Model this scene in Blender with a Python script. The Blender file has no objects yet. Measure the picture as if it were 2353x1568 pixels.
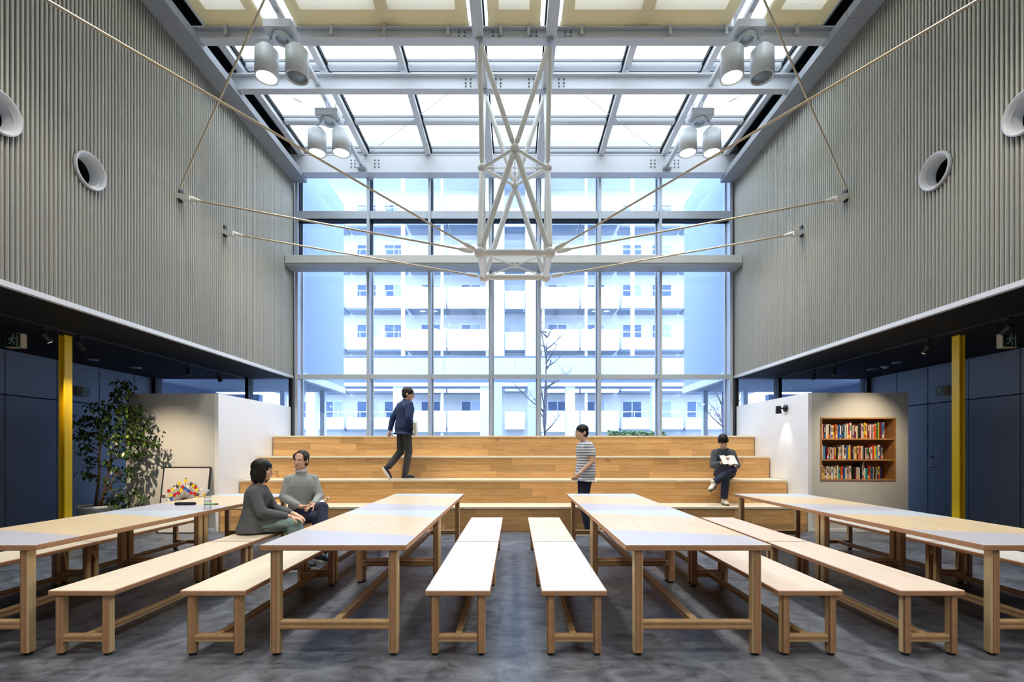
import bpy, bmesh, math, random
from mathutils import Vector, Matrix, Quaternion

rnd = random.Random(7)
S = bpy.context.scene
COL = S.collection
PI = math.pi

# ------------------------------------------------------------------ camera, sky, exposure
cam_data = bpy.data.cameras.new('camera')
cam_data.sensor_width = 36.0
cam_data.lens = 17.0
cam_data.shift_x = -6.5 / 2353.0
cam_data.shift_y = 248.0 / 2353.0
cam_data.clip_start = 0.05
cam_data.clip_end = 300
cam = bpy.data.objects.new('camera', cam_data)
COL.objects.link(cam)
cam.location = (0, 0, 1.34)
cam.rotation_euler = (PI / 2, 0, 0)
S.camera = cam

world = bpy.data.worlds.new('overcast_sky')
S.world = world
world.use_nodes = True
_bg = world.node_tree.nodes['Background']
_bg.inputs[0].default_value = (0.90, 0.94, 1.0, 1)
_bg.inputs[1].default_value = 6.6

S.view_settings.view_transform = 'Standard'
S.view_settings.look = 'None'
S.view_settings.gamma = 1.0
S.view_settings.use_curve_mapping = False
S.view_settings.exposure = 0.25
S.cycles.use_denoising = True
S.cycles.max_bounces = 10
S.cycles.diffuse_bounces = 5
S.cycles.glossy_bounces = 4
S.cycles.transmission_bounces = 6
S.cycles.transparent_max_bounces = 24
S.cycles.caustics_reflective = False
S.cycles.caustics_refractive = False
S.cycles.sample_clamp_indirect = 6.0


def lin(r, g, b):
    f = lambda c: (c / 255 / 12.92) if c / 255 <= 0.04045 else ((c / 255 + 0.055) / 1.055) ** 2.4
    return (f(r), f(g), f(b), 1)


# ------------------------------------------------------------------ materials
def mat(name, col, rough=0.5, metal=0.0, emit=None, estr=0.0, noise=0.0, nscale=6.0, spec=0.5, bump=0.0):
    m = bpy.data.materials.new(name)
    m.use_nodes = True
    nt = m.node_tree
    p = nt.nodes['Principled BSDF']
    p.inputs['Base Color'].default_value = col
    p.inputs['Roughness'].default_value = rough
    p.inputs['Metallic'].default_value = metal
    p.inputs['Specular IOR Level'].default_value = spec
    if emit:
        p.inputs['Emission Color'].default_value = emit
        p.inputs['Emission Strength'].default_value = estr
    if noise or bump:
        tc = nt.nodes.new('ShaderNodeTexCoord')
        n = nt.nodes.new('ShaderNodeTexNoise')
        n.inputs['Scale'].default_value = nscale
        n.inputs['Detail'].default_value = 4
        nt.links.new(tc.outputs['Object'], n.inputs['Vector'])
        if noise:
            mx = nt.nodes.new('ShaderNodeMix')
            mx.data_type = 'RGBA'
            mx.inputs['A'].default_value = tuple(c * (1 - noise) for c in col[:3]) + (1,)
            mx.inputs['B'].default_value = tuple(min(1, c * (1 + noise)) for c in col[:3]) + (1,)
            nt.links.new(n.outputs['Fac'], mx.inputs['Factor'])
            nt.links.new(mx.outputs['Result'], p.inputs['Base Color'])
        if bump:
            b = nt.nodes.new('ShaderNodeBump')
            b.inputs['Strength'].default_value = bump
            b.inputs['Distance'].default_value = 0.01
            nt.links.new(n.outputs['Fac'], b.inputs['Height'])
            nt.links.new(b.outputs['Normal'], p.inputs['Normal'])
    return m


def wood(name, c1, c2, stretch=(1, 14, 14), scale=3.0, rand=0.0, rough=0.45, knots=0.0, spec=0.4):
    """grain along the axis whose stretch is small; rand = tone spread between planks"""
    m = bpy.data.materials.new(name)
    m.use_nodes = True
    nt = m.node_tree
    N, L = nt.nodes, nt.links
    p = N['Principled BSDF']
    p.inputs['Roughness'].default_value = rough
    p.inputs['Specular IOR Level'].default_value = spec
    tc = N.new('ShaderNodeTexCoord')
    oi = N.new('ShaderNodeObjectInfo')
    off = N.new('ShaderNodeVectorMath'); off.operation = 'SCALE'
    off.inputs[0].default_value = (37.0, 17.0, 23.0)
    L.new(oi.outputs['Random'], off.inputs['Scale'])
    ad = N.new('ShaderNodeVectorMath'); ad.operation = 'ADD'
    L.new(tc.outputs['Object'], ad.inputs[0]); L.new(off.outputs[0], ad.inputs[1])
    mp = N.new('ShaderNodeMapping'); mp.inputs['Scale'].default_value = stretch
    L.new(ad.outputs[0], mp.inputs['Vector'])
    n = N.new('ShaderNodeTexNoise'); n.inputs['Scale'].default_value = scale
    n.inputs['Detail'].default_value = 6; n.inputs['Distortion'].default_value = 0.6
    L.new(mp.outputs[0], n.inputs['Vector'])
    cr = N.new('ShaderNodeValToRGB')
    cr.color_ramp.elements[0].position = 0.3; cr.color_ramp.elements[0].color = c1
    cr.color_ramp.elements[1].position = 0.7; cr.color_ramp.elements[1].color = c2
    L.new(n.outputs['Fac'], cr.inputs['Fac'])
    out = cr.outputs['Color']
    if knots:
        k = N.new('ShaderNodeTexNoise'); k.inputs['Scale'].default_value = 4.5; k.inputs['Detail'].default_value = 2
        L.new(ad.outputs[0], k.inputs['Vector'])
        kr = N.new('ShaderNodeValToRGB')
        kr.color_ramp.elements[0].position = 0.70; kr.color_ramp.elements[0].color = (0, 0, 0, 1)
        kr.color_ramp.elements[1].position = 0.80; kr.color_ramp.elements[1].color = (1, 1, 1, 1)
        L.new(k.outputs['Fac'], kr.inputs['Fac'])
        mk = N.new('ShaderNodeMix'); mk.data_type = 'RGBA'
        mk.inputs['B'].default_value = tuple(c * 0.35 for c in c1[:3]) + (1,)
        mm = N.new('ShaderNodeMath'); mm.operation = 'MULTIPLY'; mm.inputs[1].default_value = knots
        L.new(kr.outputs['Color'], mm.inputs[0]); L.new(mm.outputs[0], mk.inputs['Factor'])
        L.new(out, mk.inputs['A']); out = mk.outputs['Result']
    if rand:
        h = N.new('ShaderNodeHueSaturation')
        mr = N.new('ShaderNodeMapRange')
        mr.inputs['To Min'].default_value = 1 - rand; mr.inputs['To Max'].default_value = 1 + rand
        L.new(oi.outputs['Random'], mr.inputs['Value']); L.new(mr.outputs[0], h.inputs['Value'])
        L.new(out, h.inputs['Color']); out = h.outputs['Color']
    L.new(out, p.inputs['Base Color'])
    return m


def ply(name, axis, cols, freq):
    """laminated edge: thin veneers stacked along one axis (flat colour bands of the wood itself)"""
    m = bpy.data.materials.new(name)
    m.use_nodes = True
    nt = m.node_tree
    N, L = nt.nodes, nt.links
    p = N['Principled BSDF']; p.inputs['Roughness'].default_value = 0.55
    tc = N.new('ShaderNodeTexCoord')
    sx = N.new('ShaderNodeSeparateXYZ'); L.new(tc.outputs['Object'], sx.inputs[0])
    mu = N.new('ShaderNodeMath'); mu.operation = 'MULTIPLY'; mu.inputs[1].default_value = freq
    L.new(sx.outputs['XYZ'.index(axis)], mu.inputs[0])
    fr = N.new('ShaderNodeMath'); fr.operation = 'FRACT'; L.new(mu.outputs[0], fr.inputs[0])
    cr = N.new('ShaderNodeValToRGB')
    e = cr.color_ramp.elements
    e[0].position = 0; e[0].color = cols[0]
    e[1].position = 1; e[1].color = cols[-1]
    for i, c in enumerate(cols[1:-1]):
        x = e.new((i + 1) / (len(cols) - 1)); x.color = c
    L.new(fr.outputs[0], cr.inputs['Fac'])
    n = N.new('ShaderNodeTexNoise'); n.inputs['Scale'].default_value = 14
    L.new(tc.outputs['Object'], n.inputs['Vector'])
    mx = N.new('ShaderNodeMix'); mx.data_type = 'RGBA'; mx.blend_type = 'MULTIPLY'; mx.inputs['Factor'].default_value = 0.35
    L.new(cr.outputs['Color'], mx.inputs['A']); L.new(n.outputs['Fac'], mx.inputs['B'])
    L.new(mx.outputs['Result'], p.inputs['Base Color'])
    return m


def glass(name, tint, refl=0.08, rough=0.0):
    m = bpy.data.materials.new(name)
    m.use_nodes = True
    nt = m.node_tree
    N, L = nt.nodes, nt.links
    N.remove(N['Principled BSDF'])
    t = N.new('ShaderNodeBsdfTransparent'); t.inputs[0].default_value = tint
    g = N.new('ShaderNodeBsdfGlossy'); g.inputs['Roughness'].default_value = rough
    lw = N.new('ShaderNodeLayerWeight'); lw.inputs['Blend'].default_value = 0.25
    mr = N.new('ShaderNodeMapRange'); mr.inputs['To Min'].default_value = refl; mr.inputs['To Max'].default_value = 0.7
    L.new(lw.outputs['Fresnel'], mr.inputs['Value'])
    mx = N.new('ShaderNodeMixShader')
    L.new(mr.outputs[0], mx.inputs[0]); L.new(t.outputs[0], mx.inputs[1]); L.new(g.outputs[0], mx.inputs[2])
    L.new(mx.outputs[0], N['Material Output'].inputs[0])
    return m


def fabric_shade(name, col, trans):
    m = bpy.data.materials.new(name)
    m.use_nodes = True
    nt = m.node_tree
    N, L = nt.nodes, nt.links
    N.remove(N['Principled BSDF'])
    d = N.new('ShaderNodeBsdfDiffuse'); d.inputs[0].default_value = col
    t = N.new('ShaderNodeBsdfTranslucent'); t.inputs[0].default_value = col
    mx = N.new('ShaderNodeMixShader'); mx.inputs[0].default_value = trans
    L.new(d.outputs[0], mx.inputs[1]); L.new(t.outputs[0], mx.inputs[2])
    L.new(mx.outputs[0], N['Material Output'].inputs[0])
    return m


def floor_mat():
    m = bpy.data.materials.new('dark_grey_floor')
    m.use_nodes = True
    nt = m.node_tree
    N, L = nt.nodes, nt.links
    p = N['Principled BSDF']
    p.inputs['Roughness'].default_value = 0.42
    p.inputs['Specular IOR Level'].default_value = 0.45
    tc = N.new('ShaderNodeTexCoord')
    # square tiles of slightly different tone
    sc = N.new('ShaderNodeVectorMath'); sc.operation = 'SCALE'; sc.inputs['Scale'].default_value = 2.0
    L.new(tc.outputs['Object'], sc.inputs[0])
    fl = N.new('ShaderNodeVectorMath'); fl.operation = 'FLOOR'; L.new(sc.outputs[0], fl.inputs[0])
    wn = N.new('ShaderNodeTexWhiteNoise'); L.new(fl.outputs[0], wn.inputs['Vector'])
    n1 = N.new('ShaderNodeTexNoise'); n1.inputs['Scale'].default_value = 4.6; n1.inputs['Detail'].default_value = 8
    n1.inputs['Roughness'].default_value = 0.65; n1.inputs['Distortion'].default_value = 1.2
    L.new(tc.outputs['Object'], n1.inputs['Vector'])
    mp = N.new('ShaderNodeMapping'); mp.inputs['Scale'].default_value = (3.0, 9.0, 1.0)
    L.new(tc.outputs['Object'], mp.inputs['Vector'])
    n2 = N.new('ShaderNodeTexNoise'); n2.inputs['Scale'].default_value = 2.0; n2.inputs['Detail'].default_value = 5
    L.new(mp.outputs[0], n2.inputs['Vector'])
    a = N.new('ShaderNodeMath'); a.operation = 'MULTIPLY_ADD'; a.inputs[1].default_value = 0.10
    L.new(wn.outputs['Value'], a.inputs[0]); L.new(n1.outputs['Fac'], a.inputs[2])
    b = N.new('ShaderNodeMath'); b.operation = 'MULTIPLY_ADD'; b.inputs[1].default_value = 0.35
    L.new(n2.outputs['Fac'], b.inputs[0]); L.new(a.outputs[0], b.inputs[2])
    cr = N.new('ShaderNodeValToRGB')
    cr.color_ramp.elements[0].position = 0.52; cr.color_ramp.elements[0].color = lin(50, 53, 60)
    cr.color_ramp.elements[1].position = 0.95; cr.color_ramp.elements[1].color = lin(118, 123, 132)
    L.new(b.outputs[0], cr.inputs['Fac'])
    L.new(cr.outputs['Color'], p.inputs['Base Color'])
    bp = N.new('ShaderNodeBump'); bp.inputs['Strength'].default_value = 0.12; bp.inputs['Distance'].default_value = 0.01
    L.new(n1.outputs['Fac'], bp.inputs['Height']); L.new(bp.outputs['Normal'], p.inputs['Normal'])
    return m


def stripe_mat(name, c1, c2, freq, axis='Z', duty=0.5):
    """printed stripes of a knitted shirt"""
    m = bpy.data.materials.new(name)
    m.use_nodes = True
    nt = m.node_tree
    N, L = nt.nodes, nt.links
    p = N['Principled BSDF']; p.inputs['Roughness'].default_value = 0.9
    tc = N.new('ShaderNodeTexCoord')
    sx = N.new('ShaderNodeSeparateXYZ'); L.new(tc.outputs['Object'], sx.inputs[0])
    mu = N.new('ShaderNodeMath'); mu.operation = 'MULTIPLY'; mu.inputs[1].default_value = freq
    L.new(sx.outputs['XYZ'.index(axis)], mu.inputs[0])
    fr = N.new('ShaderNodeMath'); fr.operation = 'FRACT'; L.new(mu.outputs[0], fr.inputs[0])
    gt = N.new('ShaderNodeMath'); gt.operation = 'GREATER_THAN'; gt.inputs[1].default_value = duty
    L.new(fr.outputs[0], gt.inputs[0])
    mx = N.new('ShaderNodeMix'); mx.data_type = 'RGBA'
    mx.inputs['A'].default_value = c1; mx.inputs['B'].default_value = c2
    L.new(gt.outputs[0], mx.inputs['Factor']); L.new(mx.outputs['Result'], p.inputs['Base Color'])
    return m


M = {}
M['floor'] = floor_mat()
M['rib'] = mat('grey_metal_cladding', lin(178, 176, 166), 0.27, 0.5, noise=0.04, nscale=2.0)
M['rib_back'] = mat('cladding_groove', lin(22, 22, 22), 0.9, spec=0.1)
M['white_paint'] = mat('white_paint', lin(236, 236, 238), 0.6, noise=0.015, nscale=1.5)
M['grey_paint'] = mat('warm_grey_paint', lin(210, 208, 200), 0.65, noise=0.02, nscale=1.2)
M['blue_panel'] = mat('blue_grey_panel', lin(130, 138, 154), 0.42, noise=0.05, nscale=1.3)
M['seam'] = mat('panel_seam', lin(16, 18, 22), 0.8)
M['soffit'] = mat('black_soffit', lin(17, 17, 19), 0.75, noise=0.05, spec=0.2)
M['black'] = mat('black_metal', lin(20, 20, 22), 0.45)
M['gasket'] = mat('black_gasket', lin(14, 20, 28), 0.6, spec=0.15)
M['white_steel'] = mat('white_painted_steel', lin(206, 209, 214), 0.45, noise=0.02)
M['truss_steel'] = mat('off_white_painted_steel', lin(226, 224, 217), 0.42, noise=0.03)
M['alu'] = mat('grey_aluminium', lin(190, 196, 202), 0.38, 0.35, noise=0.03)
M['alu_dark'] = mat('dark_aluminium', lin(96, 108, 116), 0.4, 0.4)
M['side_beam'] = mat('grey_side_beam', lin(150, 155, 160), 0.5, noise=0.02)
M['steel_cable'] = mat('steel_cable', lin(196, 182, 156), 0.42, 0.35)
M['dark_bolt'] = mat('bolt', lin(110, 112, 116), 0.4, 0.5)
M['roof_glass'] = glass('roof_glass', (0.93, 0.97, 0.99, 1), 0.04)
M['window_glass'] = glass('window_glass', (0.66, 0.77, 0.95, 1), 0.11)
M['shade'] = fabric_shade('cream_shade_fabric', lin(250, 247, 240), 0.40)
M['shade_band'] = fabric_shade('cream_hem_and_shadow', lin(247, 240, 216), 0.46)  # deeper cream for doubled cloth, also standing in for rafter shadows
M['shade_hem'] = mat('tan_shade_hem', lin(214, 192, 134), 0.8)
M['yellow'] = mat('yellow_paint', lin(247, 206, 8), 0.42, noise=0.03)
M['oak'] = wood('oak_planks', lin(200, 150, 94), lin(226, 182, 124), (1.0, 14, 16), 2.6, rand=0.20, rough=0.42, knots=0.75)
M['oak_tread'] = wood('oak_treads_sky_sheen', lin(238, 220, 188), lin(246, 232, 204), (1.0, 14, 16), 2.6, rand=0.05, rough=0.38)  # oak lightened to stand in for the sky's sheen on the treads
M['birch'] = wood('birch_veneer', lin(218, 204, 180), lin(230, 218, 198), (16, 1.0, 16), 2.0, rough=0.42)
M['birch_pink'] = wood('pale_pink_birch_veneer', lin(218, 199, 182), lin(230, 215, 201), (16, 1.0, 16), 2.0, rough=0.42)
M['birch_white'] = wood('whitened_birch_veneer', lin(214, 211, 206), lin(224, 221, 217), (16, 1.0, 16), 2.0, rough=0.40)
M['birch_warm'] = wood('warm_birch_veneer', lin(214, 190, 152), lin(226, 206, 172), (16, 1.0, 16), 2.0, rough=0.36)
M['lam_lavender'] = mat('lavender_white_laminate', lin(192, 191, 201), 0.34, noise=0.01)
M['lam_blue'] = mat('pale_blue_laminate', lin(198, 208, 219), 0.34, noise=0.01)
_b = [lin(208, 148, 106), lin(222, 168, 122), lin(190, 130, 92), lin(228, 180, 136)]
M['ply_edge'] = ply('plywood_edge', 'Z', _b, 110)
_lg = [lin(206, 160, 116), lin(186, 134, 94), lin(210, 164, 120), lin(112, 66, 44), lin(206, 160, 116), lin(190, 142, 102)]
M['ply_leg'] = ply('laminated_leg', 'X', _lg, 17)
M['ply_leg_y'] = wood('pale_leg_face', lin(214, 182, 130), lin(226, 198, 148), (16, 16, 1), 2.0)
M['ply_rail'] = ply('laminated_rail', 'Z', [lin(222, 190, 140), lin(206, 166, 116), lin(168, 120, 80), lin(196, 150, 104), lin(214, 178, 128)], 32)
M['rubber'] = mat('black_rubber', lin(18, 18, 18), 0.7)
M['shelf_wood'] = wood('shelf_oak', lin(164, 116, 68), lin(194, 142, 90), (1, 14, 14), 2.4)


# ------------------------------------------------------------------ mesh builder
class MB:
    def __init__(s):
        s.v, s.f, s.m, s.s = [], [], [], []

    def add(s, vs, fs, m=0, smooth=False):
        o = len(s.v)
        s.v += [Vector(x) for x in vs]
        for f in fs:
            s.f.append(tuple(i + o for i in f)); s.m.append(m); s.s.append(smooth)
        return s

    def box(s, x0, x1, y0, y1, z0, z1, m=0):
        v = [(x, y, z) for z in (z0, z1) for y in (y0, y1) for x in (x0, x1)]
        return s.add(v, [(0, 2, 3, 1), (4, 5, 7, 6), (0, 1, 5, 4), (2, 6, 7, 3), (0, 4, 6, 2), (1, 3, 7, 5)], m)

    def obox(s, c, half, R, m=0):
        c = Vector(c)
        v = [c + R @ Vector((x * half[0], y * half[1], z * half[2])) for z in (-1, 1) for y in (-1, 1) for x in (-1, 1)]
        return s.add(v, [(0, 2, 3, 1), (4, 5, 7, 6), (0, 1, 5, 4), (2, 6, 7, 3), (0, 4, 6, 2), (1, 3, 7, 5)], m)

    def cbox(s, x0, x1, y0, y1, z0, z1, b=0.004, m=0):
        """box with chamfered edges"""
        bm = bmesh.new()
        t = MB().box(x0, x1, y0, y1, z0, z1)
        vs = [bm.verts.new(v) for v in t.v]
        for f in t.f:
            bm.faces.new([vs[i] for i in f])
        bmesh.ops.bevel(bm, geom=list(bm.edges), offset=b, segments=1, affect='EDGES')
        bm.verts.index_update()
        s.add([v.co.copy() for v in bm.verts], [[v.index for v in f.verts] for f in bm.faces], m)
        bm.free()
        return s

    def tube(s, p0, p1, r0, r1=None, n=12, m=0, caps=True, smooth=True):
        p0, p1 = Vector(p0), Vector(p1)
        r1 = r0 if r1 is None else r1
        d = (p1 - p0)
        if d.length < 1e-9:
            return s
        q = d.to_track_quat('Z', 'Y').to_matrix()
        vs = []
        for p, r in ((p0, r0), (p1, r1)):
            for i in range(n):
                a = 2 * PI * i / n
                vs.append(p + q @ Vector((r * math.cos(a), r * math.sin(a), 0)))
        s.add(vs, [(i, (i + 1) % n, n + (i + 1) % n, n + i) for i in range(n)], m, smooth)
        if caps:
            s.add(vs[:n], [tuple(reversed(range(n)))], m)
            s.add(vs[n:], [tuple(range(n))], m)
        return s

    def loft(s, rings, m=0, smooth=True, caps=True):
        n = len(rings[0])
        vs = [p for r in rings for p in r]
        fs = []
        for k in range(len(rings) - 1):
            for i in range(n):
                j = (i + 1) % n
                fs.append((k * n + i, k * n + j, (k + 1) * n + j, (k + 1) * n + i))
        if caps:
            fs.append(tuple(reversed(range(n))))
            fs.append(tuple((len(rings) - 1) * n + i for i in range(n)))
        return s.add(vs, fs, m, smooth)

    def capsule(s, p0, p1, r0, r1=None, n=12, m=0):
        p0, p1 = Vector(p0), Vector(p1)
        r1 = r0 if r1 is None else r1
        d = p1 - p0
        ax = d.normalized() if d.length > 1e-9 else Vector((0, 0, 1))
        q = ax.to_track_quat('Z', 'Y').to_matrix()
        rings = []
        for k in range(4):
            a = (k + 0.3) / 4.0 * PI / 2
            rings.append((p0 - ax * r0 * math.cos(a), r0 * math.sin(a)))
        rings.append((p0, r0)); rings.append((p1, r1))
        for k in range(3, -1, -1):
            a = (k + 0.3) / 4.0 * PI / 2
            rings.append((p1 + ax * r1 * math.cos(a), r1 * math.sin(a)))
        R = [[c + q @ Vector((r * math.cos(2 * PI * i / n), r * math.sin(2 * PI * i / n), 0)) for i in range(n)] for c, r in rings]
        return s.loft(R, m)

    def ell(s, c, r, R=None, n=14, k=9, m=0, z0=-1.0, z1=1.0):
        c = Vector(c)
        R = R or Matrix.Identity(3)
        rings = []
        for j in range(k + 1):
            t = -PI / 2 + PI * (0.02 + 0.96 * j / k)
            zz, rr = math.sin(t), math.cos(t)
            rings.append([c + R @ Vector((r[0] * rr * math.cos(2 * PI * i / n), r[1] * rr * math.sin(2 * PI * i / n), r[2] * zz)) for i in range(n)])
        return s.loft(rings, m)

    def lathe(s, prof, o=(0, 0, 0), R=None, n=24, m=0, closed=False, smooth=True):
        o = Vector(o)
        R = R or Matrix.Identity(3)
        rings = [[o + R @ Vector((r * math.cos(2 * PI * i / n), r * math.sin(2 * PI * i / n), z)) for i in range(n)] for r, z in prof]
        if closed:
            rings.append(rings[0])
        return s.loft(rings, m, smooth, caps=not closed)

    def prism(s, poly, z0, z1, m=0):
        n = len(poly)
        v = [(x, y, z0) for x, y in poly] + [(x, y, z1) for x, y in poly]
        return s.add(v, [tuple(reversed(range(n))), tuple(range(n, 2 * n))] + [(i, (i + 1) % n, n + (i + 1) % n, n + i) for i in range(n)], m)

    def path(s, pts, r, n=8, m=0):
        pts = [Vector(p) for p in pts]
        rings = []
        for i, p in enumerate(pts):
            t = (pts[min(i + 1, len(pts) - 1)] - pts[max(i - 1, 0)]).normalized()
            q = t.to_track_quat('Z', 'Y').to_matrix()
            rr = r[i] if isinstance(r, (list, tuple)) else r
            rings.append([p + q @ Vector((rr * math.cos(2 * PI * k / n), rr * math.sin(2 * PI * k / n), 0)) for k in range(n)])
        return s.loft(rings, m)

    def mesh(s, name, mats, off=None):
        me = bpy.data.meshes.new(name)
        off = Vector(off) if off is not None else Vector((0, 0, 0))
        me.from_pydata([v - off for v in s.v], [], s.f)
        for m in (mats if isinstance(mats, (list, tuple)) else [mats]):
            me.materials.append(m)
        me.polygons.foreach_set('material_index', s.m)
        me.polygons.foreach_set('use_smooth', s.s)
        me.update()
        return me

    def build(s, name, mats, parent=None, local=False, at=None):
        """links ONE object; vertices are world coordinates unless local (then local to the thing's root)"""
        off = Vector(at) if at is not None else Vector((0, 0, 0))
        base = Vector((0, 0, 0))
        if not local and parent is not None:
            base = root_loc(parent)
        ob = bpy.data.objects.new(name, s.mesh(name, mats, base + off if not local else off))
        COL.objects.link(ob)
        if parent is not None:
            ob.parent = parent
        if at is not None:
            ob.location = off
        return ob


def root_loc(o):
    v = Vector((0, 0, 0))
    while o is not None:
        v = v + o.location
        o = o.parent
    return v


def inst(me, name, parent, loc, rot=(0, 0, 0)):
    ob = bpy.data.objects.new(name, me)
    COL.objects.link(ob)
    ob.parent = parent
    ob.location = Vector(loc) - (root_loc(parent) if parent else Vector((0, 0, 0)))
    ob.rotation_euler = rot
    return ob


def tag(o, label=None, cat=None, group=None, kind=None):
    for k, v in (('label', label), ('category', cat), ('group', group), ('kind', kind)):
        if v:
            o[k] = v
    return o


def thing(name, label, cat, loc=(0, 0, 0), rz=0.0, group=None):
    o = bpy.data.objects.new(name, None)
    o.empty_display_size = 0.1
    COL.objects.link(o)
    o.location = loc
    o.rotation_euler = (0, 0, rz)
    return tag(o, label, cat, group)


def struct(name, label, loc=(0, 0, 0)):
    o = bpy.data.objects.new(name, None)
    COL.objects.link(o)
    o.location = loc
    return tag(o, label, None, None, 'structure')


def copy_tree(o, parent=None):
    c = o.copy()
    COL.objects.link(c)
    if parent is not None:
        c.parent = parent
    for ch in list(o.children):
        copy_tree(ch, c)
    return c


# ================================================================== THE ROOM
XL, XR = -4.80, 4.75            # faces of the two clad upper walls
SL, SR = -7.82, 7.66            # panelled side walls under the soffits
YB, YF = -6.2, 10.45            # behind the camera, window wall
ZS = 2.87                       # soffit height
ZT = 7.09                       # top of the clad walls

fl = MB().box(SL - 0.2, SR + 0.2, YB - 0.2, 10.75, -0.12, 0.0)
f = fl.build('floor', M['floor']); tag(f, 'dark mottled grey floor of the hall', None, None, 'structure')
wb = MB().box(SL - 0.2, SR + 0.2, YB - 0.2, YB, 0.0, 8.0)
f = wb.build('wall_back', M['white_paint']); tag(f, 'plain white wall behind the tables', None, None, 'structure')


# --- upper walls clad in half-round metal ribs
def clad_wall(side):
    X = XL if side < 0 else XR
    s = 1 if side < 0 else -1                 # direction into the room
    w = struct('wall_left' if side < 0 else 'wall_right',
               'grey ribbed metal upper wall with round nozzles, ' + ('left of the window' if side < 0 else 'right of the window'))
    holes = [(4.47, 4.46), (5.42, 4.455)]
    # sheet behind the ribs, with square openings for the nozzles
    ys = [YB]; 
    for hy, hz in holes:
        ys += [hy - 0.152, hy + 0.152]
    ys.append(YF)
    mb = MB()
    xa, xb = sorted((X - s * 0.012, X - s * 0.2))
    for i in range(len(ys) - 1):
        if i % 2 == 0:
            mb.box(xa, xb, ys[i], ys[i + 1], ZS, ZT)
        else:
            hz = holes[i // 2][1]
            mb.box(xa, xb, ys[i], ys[i + 1], ZS, hz - 0.152)
            mb.box(xa, xb, ys[i], ys[i + 1], hz + 0.152, ZT)
    mb.build('backing_sheet', M['rib_back'], w)
    pitch, hw, dp = 0.048, 0.0168, 0.021

    def prof(z0, z1, y=0.0):
        b = MB()
        n = 8
        P = [(-0.012 + (dp + 0.012) * math.sin(PI * k / n), -hw * math.cos(PI * k / n)) for k in range(n + 1)]
        v = [(s * a, y + c, z) for z in (z0, z1) for a, c in P]
        fs = []
        for k in range(n):
            q = (k, k + 1, n + 2 + k, n + 1 + k)
            fs.append(q if s < 0 else tuple(reversed(q)))
        b.add(v, fs, 0, True)
        return b
    full = prof(ZS + 0.05, ZT).mesh('rib', M['rib'])
    y = YF - 0.03
    far = MB()
    k = 0
    while y > YB:
        cut = None
        for hy, hz in holes:
            if abs(y - hy) < 0.165:
                r = math.sqrt(0.17 ** 2 - (y - hy) ** 2) if abs(y - hy) < 0.17 else 0
                cut = (hz, r)
        if y > 2.4:
            if cut:
                b = prof(ZS + 0.05, cut[0] - cut[1]); c = prof(cut[0] + cut[1], ZT)
                b.add(c.v, c.f, 0, True)
                inst(b.mesh('rib', M['rib']), 'rib', w, (X, y, 0))
            else:
                inst(full, 'rib', w, (X, y, 0))
        else:
            b = prof(ZS + 0.05, ZT)
            far.add([v + Vector((X, y, 0)) for v in b.v], b.f, 0, True)
        y -= pitch
    o = far.build('rib_run', M['rib'], w); o['kind'] = 'stuff'
    # white trim along the lower edge, dark end post by the window
    xa, xb = sorted((X - s * 0.03, X + s * 0.026))
    MB().box(xa, xb, YB, YF, ZS - 0.004, ZS + 0.048).build('bottom_trim', M['white_steel'], w)
    xa, xb = sorted((X - s * 0.2, X + s * 0.012))
    MB().box(xa, xb, YF, YF + 0.06, ZS, 7.3).build('end_post', M['black'], w)
    # nozzles
    for i, (hy, hz) in enumerate(holes):
        R = Matrix(((0, 0, s), (1, 0, 0), (0, 1, 0))) if s > 0 else Matrix(((0, 0, -1), (-1, 0, 0), (0, 1, 0)))
        side_w = 'left' if side < 0 else 'right'
        where = 'nearer the window' if i else 'cut by the edge of view'
        t = thing('air_nozzle', f'white air nozzle in the {side_w} ribbed wall, {where}', 'air vent', (X, hy, hz), group='round air nozzles in the ribbed walls')
        m = MB().lathe([(0.150, 0.014), (0.196, 0.016), (0.200, 0.045), (0.194, 0.060), (0.182, 0.062), (0.164, 0.03), (0.148, -0.03), (0.138, -0.09)], (X, hy, hz), R, 40, closed=False)
        m.f = m.f[:-2]; m.m = m.m[:-2]; m.s = m.s[:-2]
        m.build('rim', M['white_steel'], t)
        m = MB().lathe([(0.138, -0.088), (0.120, -0.16), (0.112, -0.19), (0.118, -0.19), (0.145, -0.088)], (X, hy, hz), R, 36, closed=True)
        m.build('throat', M['gasket'], t)
        MB().lathe([(0.001, -0.192), (0.112, -0.192), (0.112, -0.188), (0.001, -0.188)], (X, hy, hz), R, 30).build('dark_core', M['black'], t)
    return w


clad_wall(-1)
clad_wall(1)


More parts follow.
